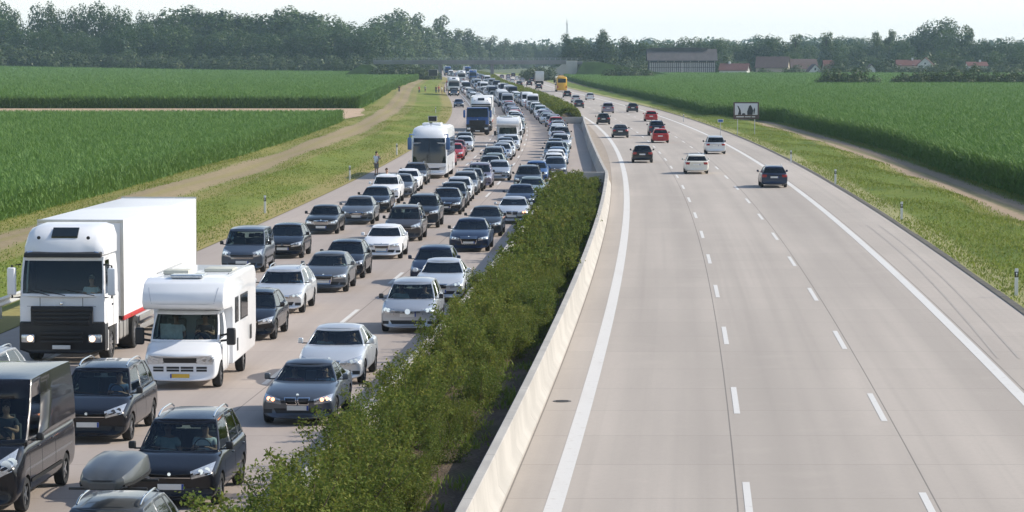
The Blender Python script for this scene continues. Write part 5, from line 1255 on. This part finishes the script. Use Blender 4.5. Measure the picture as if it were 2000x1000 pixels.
# lattice mast
mz = 2100; b = bmesh.new(); hm = CAM_H+(HOR-46)*mz/FPX
for a in range(3): tube(b, [(1.6*math.cos(a*2.09), 1.6*math.sin(a*2.09), 0), (.35*math.cos(a*2.09), .35*math.sin(a*2.09), hm)], [.22, .15], 5)
for k in range(14):
    z0, z1 = hm*k/14, hm*(k+1)/14; r0, r1 = lerp(1.6, .35, k/14), lerp(1.6, .35, (k+1)/14)
    for a in range(3): tube(b, [(r0*math.cos(a*2.09), r0*math.sin(a*2.09), z0), (r1*math.cos(a*2.09+2.09), r1*math.sin(a*2.09+2.09), z1)], .1, 4)
tube(b, [(0, 0, hm*.96), (0, 0, hm+3)], [.5, .1], 6)
o = tag(obj('radio_mast', b, M['galv']), 'thin lattice mast rising above the trees beyond the bridge', 'mast'); o.location = (PX(1107, mz), mz, 0)
# billboard
Yb = 335; bb = empty('tourist_sign', (PX(1457, Yb), Yb, -.15), R(-2)); b = bmesh.new(); bx(b, -1.42, 1.42, -.05, .05, 1.95, 3.85, .03); obj('sign_panel', b, mat('brown sign face', (.085, .05, .042), .5), bb)
pn = [o for o in bpy.data.objects if o.parent == bb][-1]
b = bmesh.new(); bx(b, -1.26, 1.26, -.075, -.045, 2.42, 3.70, .006); pic = obj('picture', b, mat('pale sign picture', (.60, .60, .62), .5, var=.03), pn)
b = bmesh.new()
def flat(pts, y=-.085, t=.012):
    a = [b.verts.new((x, y, z)) for x, z in pts]; c = [b.verts.new((x, y+t, z)) for x, z in pts]; b.faces.new(a); b.faces.new(c[::-1]); k = len(a)
    for i in range(k): b.faces.new((a[i], c[i], c[(i+1) % k], a[(i+1) % k]))
flat([(-1.0, 3.45), (-.86, 3.40), (-.62, 2.95), (-.55, 2.44), (-.92, 2.44), (-.80, 2.90)]); flat([(-.5, 2.43), (-.05, 2.43), (-.2, 2.62), (-.42, 2.60)])
flat([(.12, 2.43), (.70, 2.43), (.78, 2.9), (.62, 3.3), (.50, 3.5), (.34, 3.45), (.24, 3.2), (.10, 2.8)]); flat([(.30, 3.2), (.45, 3.1), (.5, 2.7), (.36, 2.6)], -.10)
flat([(.80, 3.0), (.92, 3.25), (.98, 3.0), (.9, 2.5), (.82, 2.5)])
bmesh.ops.recalc_face_normals(b, faces=b.faces); obj('silhouette', b, M['inside'], pn)
b = bmesh.new(); bx(b, -1.1, -.25, -.065, -.048, 2.16, 2.26); bx(b, -.15, .5, -.065, -.048, 2.17, 2.25); bx(b, .6, 1.0, -.065, -.048, 2.17, 2.25); obj('caption', b, M['plate'], pn)
for x in (-.95, .95): b = bmesh.new(); tube(b, [(x, .08, 0), (x, .08, 3.6)], .045, 8); obj('post', b, M['galv'], bb)
tag(bb, 'brown framed roadside billboard with a pale picture of dark figures, right verge', 'billboard')
def sign(X, Y, w, z0, z1, m, label, name='road_sign', back=False):
    r = empty(name, (X, Y, 0), 0); b = bmesh.new(); bx(b, -w/2, w/2, -.03, .03, z0, z1, .015); bx(b, -w/2+.05, w/2-.05, -.036, -.028, z0+.04, z1-.04, 0, 1); obj('sign_panel', b, [M['plate'], m], r)
    b = bmesh.new(); tube(b, [(0, .05, 0), (0, .05, z1-.05)], .035, 8); obj('post', b, M['galv'], r); tag(r, label, 'sign'); return r
BLUE = mat('blue sign face', (.02, .10, .28), .4)
sign(PX(1407, 330), 330, .62, 1.55, 1.9, BLUE, 'small blue kilometre sign on a thin post left of the billboard')
sign(PX(845, 300), 300, .9, 2.3, 2.85, M['trim'], 'dark rectangular sign standing just above the white coach on the left verge')
r = sign(PX(846, 1000), 1000, 3.0, 2.0, 4.2, M['trim'], 'large dark sign at the left of the distant bridge')
# delineator posts
def delin():
    r = empty('marker_post'); b = bmesh.new(); prism_x(b, [(-.05, 0), (.05, 0), (.05, 1.0), (-.05, 1.06)], -.06, .06, 0, .012)
    for v in b.verts: v.co.x, v.co.y = v.co.y, v.co.x
    obj('post', b, M['plate'], r); b = bmesh.new(); bx(b, -.064, .064, -.056, .056, .72, .93, .004); obj('black_band', b, M['trim'], r); b = bmesh.new(); bx(b, -.025, .025, -.062, -.055, .75, .90, .003); obj('reflector', b, M['lens'], r); return r
dp = delin(); index_kids()
for i, (px, y, lb) in enumerate(((1988, 580, 'nearest white marker post at the right edge of the photo'), (1762, 432, 'second white marker post on the right verge, in long grass'), (1632, 360, 'third white marker post on the right verge'), (1545, 318, 'fourth white marker post on the right verge'),
        (517, 418, 'white marker post with black band left of the jam, beside the blue grey van'), (683, 352, 'marker post with black band left of the standing man'), (775, 303, 'marker post left of the white coach'), (1335, 238, 'marker post beyond the billboard on the right verge'), (822, 262, 'marker post on the left verge beyond the coach'), (851, 222, 'far marker post on the left verge'))):
    c = copy_tree(dp); Z = ZG(y); c.location = (PX(px, Z), Z, 0); c.rotation_euler = (0, 0, R(rnd.uniform(-8, 8))); tag(c, lb, 'marker post', 'marker posts on the verges')
# guard rail at the left edge behind the lorry
gr = empty('guard_rail', (ref(104)-20.4, 104, 0), -hd(104)); b = bmesh.new()
prof = [(0, .45), (.05, .50), (.0, .57), (0, .63), (.05, .70), (0, .76)]
vs = [[b.verts.new((x, y, z)) for x, z in prof] for y in (-16, 6)]
for k in range(5): b.faces.new((vs[0][k], vs[0][k+1], vs[1][k+1], vs[1][k]))
o = obj('rail', b, mat('pale guard rail', (.50, .50, .48), .5, .3), gr); md = o.modifiers.new('s', 'SOLIDIFY'); md.thickness = .012; bake(o)
for k in range(6): b = bmesh.new(); bx(b, -.1, -.02, -15+4*k-.05, -15+4*k+.05, 0, .74, .01); obj('post', b, M['galv'], gr)
tag(gr, 'pale steel guard rail on the verge behind the white lorry', 'guard rail')
# white crop sprayer far in the left field
b = bmesh.new(); bx(b, -1.6, 1.6, -.6, .6, 2.0, 2.9, .2); bx(b, -5, 5, -.1, .1, 2.9, 3.05, .02); bx(b, -1.2, -.9, -.3, .3, .2, 2.0); bx(b, .9, 1.2, -.3, .3, .2, 2.0)
Zs = 1200; o = tag(obj('crop_sprayer', b, PAINT['white']), 'small white machine standing in the maize at the far left', 'farm machine'); o.location = (PX(30, Zs), Zs, rise(PX(30, Zs), Zs)+.3); o.scale = (.35, .5, .5)

# ------------------------------------------------------------ vehicles
PROTO = {}
for k, P in CARP.items(): PROTO[k] = make_car({'sedan': 'saloon_car', 'coupe': 'coupe_car', 'saloon': 'saloon_car', 'boxy': 'saloon_car', 'wagon': 'estate_car', 'hatch': 'hatchback', 'sport_hatch': 'hatchback', 'big_saloon': 'saloon_car', 'compact_mpv': 'people_carrier', 'mpv': 'people_carrier', 'suv': 'off_road_car', 'panel_mpv': 'people_carrier', 'van': 'panel_van'}[k], P)
PROTO['lorry'] = make_truck('lorry'); PROTO['tipper'] = make_truck('lorry', trailer=None, high=False, lit=False); PROTO['coach'] = make_coach('coach'); PROTO['bus'] = make_coach('bus'); PROTO['motorhome'] = make_motorhome()
index_kids(); bpy.context.view_layer.update()
LEN = {k: P['L'] for k, P in CARP.items()}; LEN.update(lorry=16.5, tipper=9, coach=12, bus=12, motorhome=6.9)
SKIPLOD = {'wiper', 'door_handle', 'seat', 'steering_wheel', 'aerial', 'door_seam'}
def flatten(k):
    src = PROTO[k]; mats = [PS]; V, F, MI, SM = [], [], [], []
    def rec(o, Mx):
        if o.type == 'MESH' and o.name.split('.')[0] not in SKIPLOD:
            me = o.data; base = len(V); mp = []
            for s in me.materials:
                if s not in mats: mats.append(s)
                mp.append(mats.index(s))
            V.extend((Mx @ v.co)[:] for v in me.vertices)
            for p in me.polygons: F.append([base+i for i in p.vertices]); MI.append(mp[p.material_index] if mp else 0); SM.append(p.use_smooth)
        for c in KIDS.get(o.name, []):
            if c.name.split('.')[0] not in SKIPLOD: rec(c, Mx @ c.matrix_local)
    rec(src, Matrix.Identity(4))
    me = bpy.data.meshes.new(src.name); me.from_pydata(V, [], F); me.polygons.foreach_set('material_index', MI); me.polygons.foreach_set('use_smooth', SM)
    for m_ in mats: me.materials.append(m_)
    return me
LOD = {}
CNAME = {'sedan': 'saloon', 'coupe': 'coupe', 'saloon': 'saloon', 'boxy': 'boxy old saloon', 'wagon': 'estate car', 'hatch': 'hatchback', 'sport_hatch': 'sporty hatchback', 'big_saloon': 'large saloon', 'compact_mpv': 'compact people carrier', 'mpv': 'people carrier', 'suv': 'off-road car', 'panel_mpv': 'boxy people carrier', 'van': 'panel van', 'lorry': 'lorry', 'tipper': 'lorry', 'coach': 'coach', 'bus': 'bus', 'motorhome': 'motorhome'}
CATG = {'van': 'van', 'lorry': 'lorry', 'tipper': 'lorry', 'coach': 'coach', 'bus': 'bus', 'motorhome': 'motorhome'}
placed = []
def put(kind, X, Y, away, pm, label, group, tilt=0):
    h = hd(Y+(LEN[kind]/2)); fx, fy = (math.sin(h), math.cos(h)) if away else (-math.sin(h), -math.cos(h))
    rz = math.atan2(fy, fx)+tilt; L_ = LEN[kind]
    ox, oy = (X+fx*L_, Y+fy*L_) if away else (X, Y)
    if Y > 430:
        if kind not in LOD: LOD[kind] = flatten(kind)
        c = bpy.data.objects.new(PROTO[kind].name.split('.')[0], LOD[kind]); COL.objects.link(c); swap_paint(c, PAINT[pm])
    else: c = copy_tree(PROTO[kind], None, PAINT[pm])
    c.location = (ox, oy, .006); c.rotation_euler = (0, 0, rz)
    if kind in ('bus', 'coach') and not away and False: pass
    tag(c, label, CATG.get(kind, 'car'), group); placed.append((kind, c, Y)); return c
JG = 'vehicles standing in the traffic jam'
def near(kind, px, y, pm, label, tilt=0): Z = ZG(y); return put(kind, PX(px, Z), Z, False, pm, label, JG, tilt)
n_box = put('wagon', ref(47.4)-6.95, 47.3, False, 'grey', 'grey estate car carrying the grey roof box, at the bottom edge', JG)
n_van = put('van', -10.52, 57.3, False, 'black', 'long black panel van at the left edge with a high roof', JG)
put('wagon', PX(-8, 75)-.75, 73.0, False, 'silver', 'silver car with roof rails showing above the black van at the left edge', JG)
put('hatch', ref(50)-11.4, 50.0, False, 'light silver', 'pale car just entering the bottom left corner of the photo', JG)
n_mpv = near('mpv', 163, 872, 'black', 'black people carrier with chrome roof rails right of the black van')
n_cmx = near('mpv', 325, 1002, 'black', 'nearest black people carrier with roof rails, right of the roof box')
n_mot = near('motorhome', 346, 764, 'white', 'white motorhome with a yellow number plate beside the white lorry')
n_lor = near('lorry', 117, 713, 'truck white', 'white articulated lorry with a plain white box trailer and black grille')
n_bmw = near('coupe', 577, 836, 'steel grey', 'grey coupe with lit ring headlights, nearest to the shrubs')
n_b5 = near('saloon', 640, 756, 'light silver', 'pale silver saloon directly behind the grey coupe')
n_sc = near('compact_mpv', 795, 653, 'silver', 'silver compact people carrier with black lower bumper beside the shrubs')
near('saloon', 856, 592, 'light silver', 'silver saloon partly hidden by shrubs behind the compact people carrier')
near('hatch', 842, 560, 'dark blue', 'dark hatchback peeking out behind the silver saloon near the shrubs')
near('hatch', 478, 668, 'black', 'small black hatchback half hidden behind the white motorhome')
n_ps = near('wagon', 538, 615, 'light silver', 'pale silver estate car behind and right of the motorhome')
n_ac = near('sport_hatch', 630, 573, 'grey', 'grey hatchback behind the pale silver estate car, middle lane')
near('hatch', 666, 546, 'black', 'black hatchback with a rounded roof behind the grey hatchback')
near('panel_mpv', 470, 534, 'blue grey', 'blue grey boxy people carrier behind the white lorry, outer lane')
near('hatch', 550, 506, 'black', 'black hatchback right behind the blue grey boxy people carrier')
near('sport_hatch', 744, 507, 'white', 'bright white hatchback with a large dark grille in the middle lane')
near('big_saloon', 915, 493, 'dark blue', 'dark large saloon with a big grille near the left median wall')
near('boxy', 626, 458, 'dark grey', 'boxy old dark grey saloon in the outer lane')
near('sedan', 695, 439, 'grey', 'grey saloon with a wide grille just behind the old boxy saloon')
near('mpv', 785, 472, 'brown grey', 'dark brown grey people carrier behind the bright white hatchback')
near('sedan', 944, 463, 'dark grey', 'dark grey saloon behind the dark large saloon near the wall')
near('suv', 822, 446, 'dark grey', 'dark off-road car behind the brown grey people carrier')
near('coupe', 1000, 438, 'light silver', 'silver coupe with a wide grille closest to the median wall')
near('big_saloon', 868, 420, 'black', 'black large saloon behind the dark off-road car')
near('sedan', 729, 416, 'black', 'black saloon behind the grey saloon with a wide grille, outer lane')
near('sedan', 1015, 411, 'dark blue', 'dark blue saloon behind the silver coupe')
near('suv', 750, 398, 'white', 'white off-road car in the outer lane')
near('sedan', 1036, 393, 'greenish silver', 'greenish silver saloon beside the shrubs, behind the dark blue saloon')
near('sedan', 778, 386, 'grey', 'grey saloon behind the white off-road car')
near('hatch', 882, 407, 'dark grey', 'dark grey hatchback tucked behind the black large saloon')
near('sedan', 792, 374, 'white', 'white saloon, third in front of the white coach')
near('hatch', 893, 394, 'light silver', 'pale silver hatchback in the middle lane beside the coach')
near('wagon', 808, 361, 'brown grey', 'brown grey estate car right in front of the white coach')
near('suv', 1030, 375, 'dark grey', 'dark off-road car behind the greenish silver saloon')
near('wagon', 905, 382, 'grey', 'grey estate car in the middle lane, right of the coach front')
near('hatch', 918, 374, 'dark grey', 'dark grey hatchback partly hidden right of the coach')
near('mpv', 934, 367, 'violet grey', 'violet grey people carrier in the middle lane right of the coach')
near('sport_hatch', 972, 353, 'silver', 'silver sporty hatchback alone at the right of the middle lane')
near('hatch', 1046, 356, 'blue', 'blue hatchback near the wall just left of the shrubs')
n_co = near('coach', 838, 349, 'white', 'tall white coach with blue mirrors in the outer lane')
# the rest of each queue
LN = {'outer': (-14.3, 'the white coach'), 'middle': (-10.2, 'the silver hatchback'), 'inner': (-6.15, 'the blue hatchback')}
far_rnd = random.Random(4242)
POOLK = ['sedan', 'saloon', 'wagon', 'hatch', 'hatch', 'sport_hatch', 'mpv', 'suv', 'big_saloon', 'compact_mpv', 'sedan', 'wagon', 'panel_mpv']
POOLC = ['black', 'black', 'dark grey', 'grey', 'silver', 'light silver', 'dark blue', 'steel grey', 'blue grey', 'white', 'silver', 'greenish silver', 'blue', 'dark grey', 'light blue', 'red', 'brown grey', 'violet grey']
FIXED = {'outer': [(240, 'hatch', 'red'), (254, 'hatch', 'red'), (265, 'sedan', 'dark red'), (277, 'hatch', 'light silver'), (289, 'wagon', 'grey'), (335, 'tipper', 'truck blue'), (352, 'lorry', 'truck white')],
         'middle': [(221, 'hatch', 'dark grey'), (228.5, 'sedan', 'greenish silver'), (237, 'mpv', 'grey'), (246, 'sedan', 'blue'), (254.5, 'hatch', 'silver'), (263, 'sedan', 'light silver'), (271.5, 'hatch', 'blue grey'), (280, 'wagon', 'light silver'), (291, 'motorhome', 'white'), (303, 'van', 'white'), (318, 'sedan', 'dark red')],
         'inner': [(219, 'hatch', 'blue grey'), (228, 'hatch', 'white'), (236, 'hatch', 'white'), (244, 'sedan', 'light blue'), (252, 'mpv', 'blue grey'), (260, 'sedan', 'greenish silver'), (268, 'hatch', 'dark blue'), (276, 'suv', 'silver'), (285, 'sedan', 'light silver'), (294, 'hatch', 'violet grey'), (303, 'suv', 'dark grey'), (312, 'mpv', 'light silver')]}
CN_ = lambda pm: pm.replace('truck ', '')
for ln, (off, mark) in LN.items():
    seq = list(FIXED[ln]); Yk = seq[-1][0]+LEN[seq[-1][1]]+far_rnd.uniform(2, 4)
    while Yk < 1330:
        r_ = far_rnd.random(); kd = far_rnd.choice(POOLK); pm = far_rnd.choice(POOLC)
        if r_ < (.06 if ln == 'outer' else .012): kd, pm = far_rnd.choice([('lorry', 'truck white'), ('lorry', 'truck blue'), ('coach', 'white'), ('van', 'white'), ('van', 'silver')])
        elif r_ < .10 and Yk > 450: kd, pm = 'van', far_rnd.choice(['white', 'silver', 'dark blue'])
        if Yk < (520 if ln == 'outer' else 450): kd, pm = far_rnd.choice(POOLK), far_rnd.choice(POOLC)
        seq.append((Yk, kd, pm)); Yk += LEN[kd]+far_rnd.uniform(1.3, 3.0)+max(0, (Yk-700)*.004)
    for i, (Y_, kd, pm) in enumerate(seq):
        o_ = off+far_rnd.uniform(-.3, .3)+(.75 if ln == 'inner' and Y_ < 385 else 0); art = CN_(pm)
        special = {('outer', 'tipper'): 'dark blue lorry cab with a low load body in the outer lane', ('middle', 'motorhome'): 'white motorhome with an overhanging cab far back in the middle lane'}.get((ln, kd))
        if ln == 'middle' and kd == 'van' and Y_ == 303: special = 'white van with red markings on its roof behind the distant motorhome'
        if ln == 'outer' and Y_ == 352: special = 'white lorry with a tall box body directly behind the dark blue lorry'
        c = put(kd, ref(Y_)+o_, Y_, False, pm, special or f'{art} {CNAME[kd]}, {ordn(i)} behind {mark}, {ln} lane', JG)
        if special and 'red markings' in special:
            b = bmesh.new()
            for y_ in (-.55, .45): bx(b, -2.9, -1.9, y_-.22, y_+.30, 2.26, 2.345, .02)
            obj('roof_marking', b, PAINT['red'], c)
# vehicles on the hard shoulder far back
for i, (Y_, kd, pm, o_, lb) in enumerate(((512, 'hatch', 'dark blue', -18.2, 'dark car stopped alone on the hard shoulder beside the grass'), (655, 'hatch', 'dark grey', -17.9, 'dark car with bright headlamps on the hard shoulder ahead of the blue fronted lorry'), (668, 'lorry', 'truck white', -17.8, 'lorry standing on the hard shoulder ahead of the group of people'), (760, 'van', 'red', -17.9, 'red and pale van on the hard shoulder far back'))):
    put(kd, ref(Y_)+o_, Y_, False, pm, lb, JG)
# moving traffic on the right
RG = 'cars driving away on the open carriageway'
for kd, px, y, pm, lb in (('wagon', 1513, 367, 'dark blue', 'dark estate car nearest on the right side lane of the open carriageway'), ('wagon', 1361, 340, 'cream white', 'cream white estate car in the middle lane of the open carriageway'), ('mpv', 1398, 301, 'light silver', 'silver white people carrier right of the cream estate car'),
        ('hatch', 1255, 318, 'black', 'black hatchback nearest the curved wall on the open carriageway'), ('hatch', 1290, 279, 'red', 'bright red small hatchback behind a dark off-road car'), ('suv', 1283, 265, 'dark blue', 'dark off-road car just beyond the bright red hatchback'), ('sedan', 1212, 269, 'dark grey', 'dark grey saloon in the left lane beyond the black hatchback'),
        ('hatch', 1272, 237, 'red', 'red hatchback farther away on the open carriageway'), ('hatch', 1179, 243, 'black', 'black hatchback next to the end of the wall'), ('hatch', 1236, 219, 'dark grey', 'dark hatchback in the right lane far away'), ('mpv', 1188, 221, 'violet grey', 'dark violet grey people carrier far away in the left lane'),
        ('hatch', 1153, 195, 'light silver', 'silver white hatchback in the distance on the open carriageway'), ('sedan', 1131, 211, 'dark grey', 'dark car half hidden by the end of the far hedge'), ('hatch', 1125, 200, 'silver', 'silver car above the end of the far hedge'), ('hatch', 1108, 190, 'dark grey', 'dark car in front of the yellow bus')):
    Z = ZG(y); put(kd, PX(px, Z), Z, True, pm, lb, RG)
put('bus', ref(735)+9.2, 735, True, 'yellow', 'yellow bus driving away beside the maize corner', RG)
lt = put('lorry', ref(915)+9.6, 915, True, 'dark blue', 'dark sided lorry with a pale rear door driving towards the bridge', RG)
b = bmesh.new(); bx(b, -16.62, -16.5, -1.22, 1.22, 1.25, 3.95, .01); obj('rear_door', b, PAINT['silver'], lt)
b = bmesh.new()
for s in (1, -1): bx(b, -16.3, -3, s*1.30-.015, s*1.30+.015, 1.2, 3.9, .005)
obj('side_curtain', b, PAINT['blue grey'], lt)
for i, (Y_, o_) in enumerate([(790, 5.6), (850, 2.0), (880, 5.6), (960, 2.0), (985, 5.6), (1010, 9.3), (1050, 2.0), (1080, 5.8), (1130, 9.2), (1165, 2.0), (1200, 5.6), (1240, 9.3), (1290, 2.0)]):
    pm = far_rnd.choice(POOLC); kd = far_rnd.choice(POOLK); put(kd, ref(Y_)+o_, Y_, True, pm, f'tiny {CN_(pm)} {CNAME[kd]} on the open carriageway, {ordn(i)} beyond the yellow bus', RG)
# roof box
rb = empty('roof_box', (0, 0, 0)); b = bmesh.new()
secs = [(0, .22, .10), (.07, .34, .17), (.40, .42, .27), (1.0, .45, .36), (1.6, .45, .38), (1.98, .40, .33), (2.06, .34, .26)]
loft_x(b, [(d, [(0, .02), (w*.85, .02), (w, .10), (w*.99, .16), (w*.90, .10+h*.62), (w*.6, h+.03), (w*.28, h+.04), (0, h+.02)]) for d, w, h in secs]); lidm = mat('grey roof box plastic', (.06, .066, .07), .35, 0, .3)
o = obj('lid', b, lidm, rb, 0)
for f in o.data.polygons: f.use_smooth = True
s_ = o.modifiers.new('s', 'BEVEL'); s_.width = .03; s_.segments = 2; bake(o)
b = bmesh.new(); loft_x(b, [(d+.0, [(0, .05), (w+.012, .05), (w+.012, .085), (0, .085)]) for d, w, h in secs[1:]]); obj('rim_seam', b, M['seam'], rb)
for x in (-.5, -1.5):
    b = bmesh.new(); bx(b, x-.03, x+.03, -.62, .62, -.06, -.02, .01); obj('cross_bar', b, M['trim'], rb)
rb.parent = None; hh = hd(50); rz = math.atan2(-math.cos(hh), -math.sin(hh))
Xc, Yc = n_box.location.x, n_box.location.y; rb.rotation_euler = (0, 0, rz); rb.location = (Xc+math.cos(rz)*-1.75+.0, Yc+math.sin(rz)*-1.75, 1.75); rb.scale = (1.04, 1.06, 1.06); tag(rb, 'grey plastic roof box strapped on the grey estate car at the bottom edge', 'roof box')

# ------------------------------------------------------------ people
PPL = {}
def person_proto(key, *a): PPL[key] = make_person(*a)
person_proto('d_blue', 'drive', M['blueshirt'], M['hair']); person_proto('d_white', 'drive', M['whiteshirt'], M['hairgrey']); person_proto('d_dark', 'drive', M['darkshirt'], M['hair']); person_proto('p_pale', 'sit', M['paleshirt'], M['hair']); person_proto('p_white', 'sit', M['whiteshirt'], M['hair']); person_proto('p_red', 'sit', M['redshirt'], M['hair'])
person_proto('look', 'look', M['whiteshirt'], M['hair'], M['shorts']); person_proto('walk', 'walk', M['darkshirt'], M['hair'], M['jeans']); person_proto('stand', 'stand', M['paleshirt'], M['hair'], M['shorts']); person_proto('standred', 'stand', M['redshirt'], M['hair'], M['jeans'])
index_kids()
def seat_person(car, kind, key, side, label, dx=0, dz=0):
    P = CARP.get(kind); rz = car.rotation_euler.z
    if P: x = -(P['xf0']+(1.25 if P['xf1']-P['xf0'] > .4 else 1.0))+.17; z = min(P['H'], 2.2)-.13-.87; y = .38
    elif kind == 'lorry': x, y, z = -1.35, .62, 1.62
    elif kind == 'coach': x, y, z = -1.5, .6, 1.3
    else: x, y, z = -1.98, .40, 1.06
    y *= side; x += dx
    c = copy_tree(PPL[key]); c.location = (car.location.x+math.cos(rz)*x-math.sin(rz)*y, car.location.y+math.sin(rz)*x+math.cos(rz)*y, z+dz); c.rotation_euler = (0, 0, rz); tag(c, label, 'person', 'people sitting in the vehicles')
SP = [(n_cmx, 'mpv', 'd_white', 1, 'person in a white shirt driving the nearest black people carrier'), (n_cmx, 'mpv', 'p_pale', -1, 'person in a pale shirt sitting beside the driver of the nearest black people carrier'),
      (n_mpv, 'mpv', 'd_blue', 1, 'person in a blue shirt driving the black people carrier beside the van'), (n_van, 'van', 'd_dark', 1, 'person in dark clothes driving the black panel van'),
      (n_mot, 'm', 'd_dark', 1, 'person in dark clothes driving the near white motorhome'), (n_mot, 'm', 'p_white', -1, 'person in white reading beside the driver of the near motorhome'),
      (n_lor, 'lorry', 'd_white', 1, 'person in a white shirt at the wheel of the white lorry'), (n_bmw, 'coupe', 'd_blue', 1, 'person in a blue shirt driving the grey coupe'), (n_bmw, 'coupe', 'p_red', -1, 'person in a red top beside the driver of the grey coupe'),
      (n_b5, 'saloon', 'd_dark', 1, 'person in dark clothes driving the pale silver saloon'), (n_b5, 'saloon', 'p_pale', -1, 'person in pale clothes beside the driver of the pale silver saloon'), (n_sc, 'compact_mpv', 'd_dark', 1, 'person driving the silver compact people carrier'), (n_sc, 'compact_mpv', 'p_pale', -1, 'person beside the driver of the silver compact people carrier'),
      (n_ps, 'wagon', 'd_blue', 1, 'person driving the pale silver estate car'), (n_ac, 'sport_hatch', 'd_white', 1, 'person driving the grey hatchback')]
for a in SP: seat_person(*a)
# open map held by the motorhome passenger
b = bmesh.new(); prism_x(b, [(-.02, 0), (.0, 0), (.10, .42), (.08, .42)], -.30, 0); prism_x(b, [(-.02, 0), (.0, 0), (.16, .40), (.14, .40)], .004, .30)
mp = tag(obj('folded_map', b, M['whiteshirt']), 'pale open map held up behind the motorhome windscreen', 'map'); rz = n_mot.rotation_euler.z
mp.location = (n_mot.location.x+math.cos(rz)*-1.58+math.sin(rz)*.45, n_mot.location.y+math.sin(rz)*-1.58-math.cos(rz)*.45, 1.22); mp.rotation_euler = (0, 0, rz)
def stand(key, px, y, rz, label, z=0):
    c = copy_tree(PPL[key]); Z = ZG(y); c.location = (PX(px, Z), Z, z); c.rotation_euler = (0, 0, rz); tag(c, label, 'person', 'people standing outside their vehicles')
stand('look', 735, 342, R(60), 'person in a white shirt and shorts standing with raised arms on the shoulder')
stand('stand', 755, 383, R(-60), 'person standing between the cars behind the white off-road car')
stand('walk', 780, 181, R(-90), 'person walking on the sandy track beside the far maize'); stand('standred', 819, 182, R(-60), 'person in red standing on the grass left of the hard shoulder'); stand('stand', 831, 181, R(-120), 'person in pale clothes on the grass left of the hard shoulder')
for i, (px, y) in enumerate(((852, 182), (857, 181), (863, 183), (868, 181), (873, 182))): stand(['walk', 'standred', 'stand', 'walk', 'stand'][i], px, y, R(-90+30*i), f'{ordn(i)} person from the left in the group beside the distant lorry')

# ------------------------------------------------------------ clean away the pattern objects
def wipe(o):
    for c in KIDS.get(o.name, []): wipe(c)
    bpy.data.objects.remove(o)
index_kids()
protos = list(PROTO.values())+list(PPL.values())+[dp]+shr+shr_far+[t for l in TP.values() for t in l]
names = [o.name for o in protos]
allk = {n: [c for c in KIDS.get(n, [])] for n in list(KIDS)}
def names_of(n):
    out = [n]
    for c in allk.get(n, []): out += names_of(c.name)
    return out
kill = [x for n in names for x in names_of(n)]
for n in kill:
    o = bpy.data.objects.get(n)
    if o: bpy.data.objects.remove(o)
# ------------------------------------------------------------ haze
b = bmesh.new(); bx(b, -1650, 1650, -80, 5200, -1.3, 62); hz = obj('haze', b, None, None, 0); hz.data.materials.clear()
m = bpy.data.materials.new('air'); m.use_nodes = True; nt = m.node_tree; nt.nodes.remove(nt.nodes['Principled BSDF'])
v = nn(nt, 'ShaderNodeVolumePrincipled'); v.inputs['Density'].default_value = .00009; v.inputs['Color'].default_value = (.62, .83, 1.0, 1); v.inputs['Anisotropy'].default_value = .2
nt.links.new(v.outputs[0], nt.nodes['Material Output'].inputs['Volume']); hz.data.materials.append(m); hz['kind'] = 'stuff'; hz['label'] = 'pale summer haze over the whole scene'
